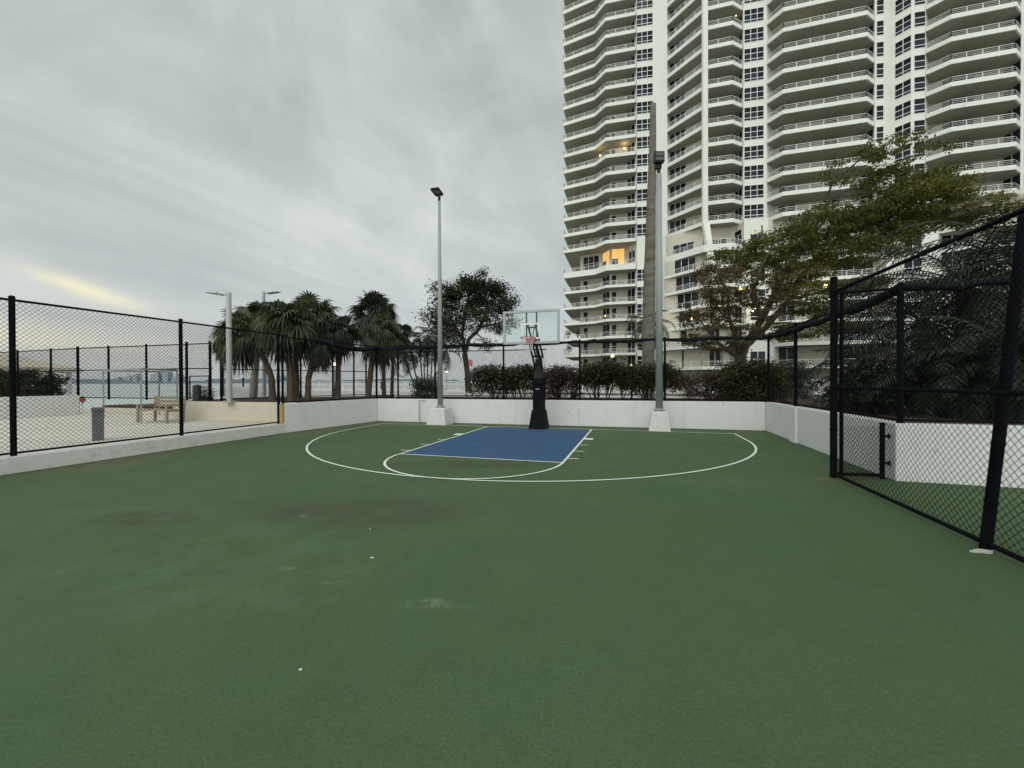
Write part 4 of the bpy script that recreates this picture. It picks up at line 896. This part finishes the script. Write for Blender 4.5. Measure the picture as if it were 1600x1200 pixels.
btree('spreading_tree','wide wind-swept olive green tree spreading right in front of the tower',20.5,[(1150,640,.32),(1152,590,.27),(1157,558,.25),(1164,538,.22)],
 [[(1163,540,0,.20),(1190,500,0,.17),(1212,455,.1,.14),(1232,415,.2,.12),(1262,380,.2,.10),(1320,352,.2,.08),(1400,335,.3,.06),(1470,330,.4,.035),(1540,328,.5,.015)],
  [(1160,545,0,.17),(1195,512,.5,.15),(1232,468,.8,.13),(1255,425,1.,.10),(1290,390,1.,.07),(1350,372,1.2,.05),(1410,365,1.2,.02)],
  [(1262,380,.2,.08),(1290,325,0,.06),(1300,285,0,.05),(1345,248,0,.035),(1395,218,0,.015)],[(1275,362,.2,.06),(1320,300,.5,.05),(1375,268,.5,.035),(1450,232,.6,.012)],
  [(1300,285,0,.03),(1296,262,0,.02),(1310,240,0,.01)],
  [(1157,552,0,.13),(1142,505,-.3,.09),(1136,455,-.3,.06),(1118,418,-.4,.02)],[(1190,500,0,.10),(1178,455,-.5,.07),(1190,412,-.5,.04),(1215,375,-.5,.02)],
  [(1155,560,0,.10),(1122,535,-.5,.06),(1090,498,-.5,.03),(1072,470,-.5,.01)],[(1212,455,0,.08),(1216,410,.5,.06),(1245,365,.5,.03)],[(1232,468,.8,.07),(1290,455,1,.05),(1345,448,1,.02)],
  [(1200,505,.5,.06),(1255,505,1,.04),(1310,480,1,.015)],[(1400,335,.3,.05),(1450,290,.4,.03),(1490,275,.4,.01)],[(1142,505,-.3,.05),(1112,470,-.3,.03),(1095,440,-.3,.01)]],
 [(1215,388,62,26,80,O),(1290,352,66,30,115,O),(1360,350,66,30,115,O),(1425,322,66,30,120,O),(1488,328,56,20,75,O),(1545,335,46,14,45,O),(1330,398,60,17,70,O),(1250,428,40,24,45,O),(1400,288,56,24,85,O),(1452,292,40,20,50,O),(1350,250,50,16,15,O),(1400,228,36,14,12,O),(1455,234,34,7,8,O),(1312,275,28,18,8,O),(1385,372,54,14,50,O),(1180,412,36,16,32,O),(1285,485,46,12,30,O),(1240,520,46,12,26,O),(1340,448,50,11,32,O),(1135,400,30,10,12,O),(1250,460,40,14,26,O),(1310,515,36,8,16,O),
  (1140,450,40,34,34,Bn),(1108,495,40,34,32,Bn),(1160,500,46,32,34,Bn),(1195,455,36,30,30,Bn),(1112,430,30,18,20,Bn),(1130,540,40,14,24,Bn),(1090,530,26,12,12,Bn)],
 M['bark_olive'],0,66,.078,51,twr=.009,dz=1.4,spread=(.20,.20,.075))
DK='leaf_dark'
btree('dark_tree','dense dark rounded tree behind the fence between the light pole and the hoop',26,[(732,612,.21),(730,580,.18),(726,552,.17)],
 [[(726,555,0,.14),(733,530,0,.12),(750,512,0,.12),(765,480,0,.08),(782,455,0,.03)],[(726,555,0,.12),(722,520,0,.10),(728,480,0,.09),(738,440,0,.03)],[(724,530,0,.12),(705,500,0,.08),(690,465,0,.03)],[(750,512,0,.08),(780,505,0,.05),(800,498,0,.02)],[(728,480,.3,.08),(755,455,.5,.03)]],
 [(732,462,38,26,95,DK),(765,468,32,26,80,DK),(700,476,26,22,50,DK),(738,442,20,12,34,DK),(776,448,17,10,24,DK),(790,480,14,14,22,DK),(742,500,40,18,65,DK),(690,508,22,18,36,DK),(782,512,14,7,12,DK),(681,450,12,9,8,DK),(798,506,8,10,7,DK),(710,535,20,14,16,DK),(757,535,12,10,7,DK),(672,490,12,14,10,DK),(705,452,12,10,9,DK),(800,470,8,8,4,DK),(752,428,8,6,4,DK),(700,515,26,22,30,DK)],
 M['bark'],0,44,.085,52,spread=(.24,.24,.16))
def bush(name,label,Y,x0,x1,yt,yb,mt,n,leafn,size,seed,bare=.0,group=None,dep=.55,cat='bush',top=.0):
    global rng; rng=np.random.default_rng(seed); random.seed(seed); k=Y/F; cx=(x0+x1)/2
    b_=W(cx,yb,Y); t=thing(name,label,cat,b_,group); a=W(x0,yt,Y); c=W(x1,yb,Y); wx,hz=(c.x-a.x),a.z-c.z
    z0=c.z-.15; S=[]
    for i in range(int(n*1.25)):
        u=rng.uniform(-1.05,1.05); hmax=hz*(1-.20*abs(u)**4)*rng.uniform(.9,1.05); lo=hz*bare
        v=lo+(hmax-lo)*rng.uniform(0,1)**(.6 if bare else .8)
        S.append((b_.x+u*wx/2,Y+rng.uniform(-dep,dep),z0+v))
    S=np.array(S); q=MB(); leaves(q,S,int(leafn*1.7),(.14,.14,.09),size*1.05); q.build('foliage',M[mt],t)
    q=MB(); ns=max(3,int(wx*2.2)); bs=[Vector((b_.x+rng.uniform(-.42,.42)*wx,Y+rng.uniform(-.25,.25),z0-.05)) for _ in range(ns)]
    for s in bs:
        for j in range(3):
            e=s+Vector((rng.uniform(-.5,.5),rng.uniform(-.3,.3),hz*rng.uniform(.5,.9))); m_=s.lerp(e,.5)+Vector((rng.uniform(-.12,.12),rng.uniform(-.1,.1),0)); q.tube([s,m_,e],[.03,.02,.008],5)
    for s in S[::3]:
        j=min(bs,key=lambda b__:abs(b__.x-s[0])); st=j+Vector((0,0,hz*random.uniform(.2,.5))); twig(q,st,s,.008)
    q.build('stems',M['bark'],t)
HG='shrubs behind the court wall'
H_,RD,GR='leaf_hedge','leaf_red','leaf_grey'
bush('hedge_shrub','dark shrub with bare slanting stems left of the hoop post',17.3,738,800,568,622,H_,150,22,.055,61,.25,HG)
bush('hedge_shrub','round topped shrub directly left of the hoop post',17.0,795,848,568,622,H_,130,22,.055,62,.3,HG)
bush('hedge_shrub','reddish dark shrub immediately right of the hoop post',16.7,850,903,570,624,RD,150,22,.05,63,.1,HG)
bush('hedge_shrub','wide clipped shrub with bare stems left of the bare palm trunk',16.3,906,985,563,624,H_,230,22,.055,64,.42,HG)
bush('hedge_shrub','clipped shrub at the foot of the bare palm trunk',16.1,980,1058,564,624,H_,190,22,.055,65,.3,HG)
bush('hedge_shrub','thin brownish shrub with many bare twigs below the big tree',15.6,1066,1140,578,626,RD,130,18,.045,66,.1,HG)
bush('hedge_shrub','dense tall dark shrub at the right corner of the court wall',14.9,1125,1215,559,628,H_,330,24,.05,67,.0,HG)
bush('round_shrub','pale grey green rounded shrub behind the right corner',19,1212,1261,561,622,GR,170,22,.055,68,.0,HG)
bush('round_shrub','small pale grey green rounded shrub beside the left light pole',18.6,651,682,586,620,GR,90,22,.05,69,.0,HG)
bush('hedge_shrub','low dark shrub mass in shade under the date palms',9.6,1330,1480,560,655,'leaf_big_palm',170,20,.06,70,.0,HG,.9)
bush('hedge_shrub','dark shrub mass in shade at the far right behind the wall',8.8,1470,1640,540,655,'leaf_big_palm',200,20,.06,71,.0,HG,.9)
bush('bay_shrub','dark rounded bush under the pavilion at far left',24,-20,76,577,616,DK,220,22,.09,72,.0,None,1.2)
bush('low_shrub','small dark shrub by the far fence gate',17.2,316,326,600,622,GR,20,16,.04,73,.0,None,.2)
# flag far beyond
p=W(729,575,58); t=thing('flag','faded red flag on a thin pole beyond the dark tree','flag',(p.x,p.y,0)); q=MB(); q.tube([(p.x,p.y,0),(p.x,p.y,5.0)],.04,6); q.build('flag_pole',M['white_metal'],t)
q=MB(); V=[]
for i in range(7): V+= [(p.x+.14*i,p.y+.06*math.sin(i),4.85-.05*i),(p.x+.14*i,p.y+.06*math.sin(i),4.1-.09*i)]
q.add(V,[(2*i,2*i+1,2*i+3,2*i+2) for i in range(6)]+[]); f_=q.build('flag_cloth',M['flag'],t); sm=f_.modifiers.new('s','SOLIDIFY'); sm.thickness=.01
# channel markers
for i,(px,Y,lab) in enumerate(((652,120,'slender dark piling at the bay left of the small grey shrub'),(622,150,'slender dark piling at the bay behind the corner palms'),(380,140,'slender dark piling far out behind the left palms'))):
    p=W(px,600,Y); q=MB(); q.tube([(p.x,Y,-3),(p.x,Y,EYE+1.2)],[.3,.26],8); q.tube([(p.x,Y,EYE+1.2),(p.x,Y,EYE+1.7)],[.34,.05],8); tag(q.build('mooring_piling',M['dark_metal'],None,origin=(p.x,Y,-3)),lab,'piling','bay pilings')
# far shore and skyline
random.seed(9)
b=MB(); V=[];Fc=[]; xs=np.linspace(-2600,1200,420)
for i,x in enumerate(xs):
    h=7+4*math.sin(x*.011)+3*math.sin(x*.05)+random.uniform(-1.5,2.5); V+=[(x,1500,-3),(x,1510,h),(x,1600,h-1),(x,1620,-3)]
for i in range(len(xs)-1):
    for j in range(3): Fc.append((4*i+j,4*i+4+j,4*i+5+j,4*i+1+j))
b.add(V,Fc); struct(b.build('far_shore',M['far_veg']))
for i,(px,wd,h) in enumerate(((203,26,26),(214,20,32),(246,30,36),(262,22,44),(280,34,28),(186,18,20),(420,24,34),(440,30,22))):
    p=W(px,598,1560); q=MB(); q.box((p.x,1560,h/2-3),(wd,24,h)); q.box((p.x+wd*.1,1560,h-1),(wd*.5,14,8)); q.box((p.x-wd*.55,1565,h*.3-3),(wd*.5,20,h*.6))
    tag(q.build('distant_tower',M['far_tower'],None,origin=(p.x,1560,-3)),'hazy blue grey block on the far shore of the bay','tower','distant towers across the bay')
# litter
for i,(px,py,s,lab) in enumerate(((581,872,.022,'small white scrap on the green court in front of the free throw circle'),(470,1047,.012,'tiny white scrap nearest the camera on the green court'),(578,827,.012,'tiny white scrap on the court beside the dark stain'))):
    p=G(px,py); q=MB(); pts=[(p.x+math.cos(a)*s*random.uniform(.6,1.2),p.y+math.sin(a)*s*.8*random.uniform(.6,1.2)) for a in np.linspace(0,2*PI,7)[:-1]]; q.prism(pts,.0015,.006)
    tag(q.build('paper_scrap',M['scrap'],None,origin=(p.x,p.y,0)),lab,'scrap','white scraps on the court')
q=MB(); random.seed(3)
for i in range(150):
    p=C(-1.75+random.gauss(0,.42),-.18+random.gauss(0,.10)); a=random.uniform(0,PI); s=random.uniform(.012,.03); z=random.uniform(.013,.03)
    q.add([(p.x-math.cos(a)*s,p.y-math.sin(a)*s,z),(p.x+math.sin(a)*s*.5,p.y-math.cos(a)*s*.5,z+.01),(p.x+math.cos(a)*s,p.y+math.sin(a)*s,z),(p.x-math.sin(a)*s*.5,p.y+math.cos(a)*s*.5,z+.008)],[(0,1,2,3)])
tag(q.build('leaf_litter',M['leaf_litter']),'brown fallen leaves by the left corner of the blue key','leaf litter',None,'stuff')
# ================================================================ LIGHT
SE,SR=R(48),R(205)
w_=bpy.data.worlds.new('World'); sc.world=w_; w_.use_nodes=True; N,L=w_.node_tree.nodes,w_.node_tree.links
bg=N['Background']
def mt_(op,a,b_=None,c=None):
    n=N.new('ShaderNodeMath'); n.operation=op
    for i,v in enumerate((a,b_,c)):
        if v is None: continue
        if isinstance(v,(int,float)): n.inputs[i].default_value=v
        else: L.new(v,n.inputs[i])
    return n.outputs[0]
tc=N.new('ShaderNodeTexCoord'); sx=N.new('ShaderNodeSeparateXYZ'); L.new(tc.outputs['Generated'],sx.inputs[0]); X,Y,Z=sx.outputs
zc=mt_('ADD',mt_('MAXIMUM',Z,0.),.14); U=mt_('DIVIDE',X,zc); V_=mt_('DIVIDE',Y,zc)
al=mt_('ADD',mt_('MULTIPLY',U,.46),mt_('MULTIPLY',V_,.89)); ac=mt_('SUBTRACT',mt_('MULTIPLY',U,.89),mt_('MULTIPLY',V_,.46))
def sky_noise(sa,sb,off,detail,rough,dist):
    cb=N.new('ShaderNodeCombineXYZ'); L.new(mt_('MULTIPLY',al,sa),cb.inputs[0]); L.new(mt_('MULTIPLY',ac,sb),cb.inputs[1]); cb.inputs[2].default_value=off
    return noise(N,L,cb.outputs[0],1,detail,rough,dist)
n1=sky_noise(.32,1.15,1.3,5,.55,.9); n2=sky_noise(.40,.75,4.2,4,.5,.4); n3=sky_noise(.8,4.5,7.,5,.55,.4)
f=mt_('ADD',mt_('ADD',mt_('MULTIPLY',n1,.55),mt_('MULTIPLY',n2,.45)),mt_('MULTIPLY',n3,.07))
n6=noise(N,L,tc.outputs['Generated'],3.1,6,.6,.7); f=mt_('ADD',mt_('MULTIPLY',f,.72),mt_('MULTIPLY',n6,.30)); f=ramp(N,L,f,.44,.64)
el=mt_('ARCSINE',Z); azm=mt_('ARCTAN2',X,Y)
dark=(.415,.46,.44); light=(.73,.775,.73)
cl=mix_rgb(N,L,f,dark,light)
hz=ramp(N,L,el,R(0),R(24),1,0); cl=mix_rgb(N,L,mt_('MULTIPLY',hz,.70),cl,(.52,.56,.575))
# grey veil low on the left, brighter towards the right
vl=mt_('MULTIPLY',ramp(N,L,azm,R(-20),R(-50),0,1),ramp(N,L,mt_('ABSOLUTE',mt_('SUBTRACT',el,R(22))),R(0),R(14),.34,0)); cl=mix_rgb(N,L,vl,cl,(.29,.34,.33))
def spot(a0,e0,sa,se,tilt):
    da=mt_('SUBTRACT',azm,R(a0)); de=mt_('ADD',mt_('SUBTRACT',el,R(e0)),mt_('MULTIPLY',da,tilt))
    r2=mt_('ADD',mt_('POWER',mt_('DIVIDE',da,R(sa)),2.),mt_('POWER',mt_('DIVIDE',de,R(se)),2.)); return mt_('EXPONENT',mt_('MULTIPLY',r2,-1.))
n4=sky_noise(1.5,3.,2.,4,.6,.6)
g1=mt_('MULTIPLY',spot(-45.6,8.8,3.6,.72,.30),ramp(N,L,n4,.3,.55,.55,1)); g2=mt_('MULTIPLY',spot(-52,4.2,13,1.7,.05),.55); g3=mt_('MULTIPLY',spot(-10,8,16,7,0),.22); g4=mt_('MULTIPLY',spot(-47,8.6,6,1.8,.3),.18)
cl=mix_rgb(N,L,g4,cl,(.80,.80,.66)); cl=mix_rgb(N,L,g1,cl,(.97,.90,.60)); cl=mix_rgb(N,L,g2,cl,(.95,.88,.66)); cl=mix_rgb(N,L,g3,cl,(.66,.69,.70))
# overcast sky: brighter overhead and behind the camera
k1_=ramp(N,L,el,R(46),R(80),0,1.25); k2_=ramp(N,L,mt_('MULTIPLY',Y,-1.),.0,.7,0,1.15)
kk=mt_('ADD',mt_('MAXIMUM',k1_,k2_),1.)
sky=N.new('ShaderNodeTexSky'); sky.sky_type='NISHITA'; sky.sun_disc=False; sky.sun_elevation=SE; sky.sun_rotation=SR; sky.air_density=1.; sky.dust_density=2.
sc1=N.new('ShaderNodeVectorMath'); sc1.operation='SCALE'; L.new(cl,sc1.inputs[0]); L.new(kk,sc1.inputs['Scale'])
sc2=N.new('ShaderNodeVectorMath'); sc2.operation='SCALE'; L.new(sky.outputs[0],sc2.inputs[0]); sc2.inputs['Scale'].default_value=.01
ad=N.new('ShaderNodeVectorMath'); ad.operation='ADD'; L.new(sc1.outputs[0],ad.inputs[0]); L.new(sc2.outputs[0],ad.inputs[1])
L.new(ad.outputs[0],bg.inputs[0]); bg.inputs[1].default_value=.95
sl=bpy.data.lights.new('sun','SUN'); sl.energy=.9; sl.angle=R(35); sl.color=(1,.98,.94); so=bpy.data.objects.new('sun',sl); COL.objects.link(so)
# sun direction matches the sky: azimuth SR from +Y towards +X
sd=Vector((math.sin(SR)*math.cos(SE),math.cos(SR)*math.cos(SE),math.sin(SE))); so.rotation_euler=sd.to_track_quat('Z','Y').to_euler(); so.location=(0,-10,30)
sc.view_settings.view_transform='Standard'; sc.view_settings.look='None'; sc.view_settings.exposure=0; sc.view_settings.gamma=1
sc.cycles.use_denoising=True; sc.cycles.max_bounces=6; sc.cycles.transparent_max_bounces=16
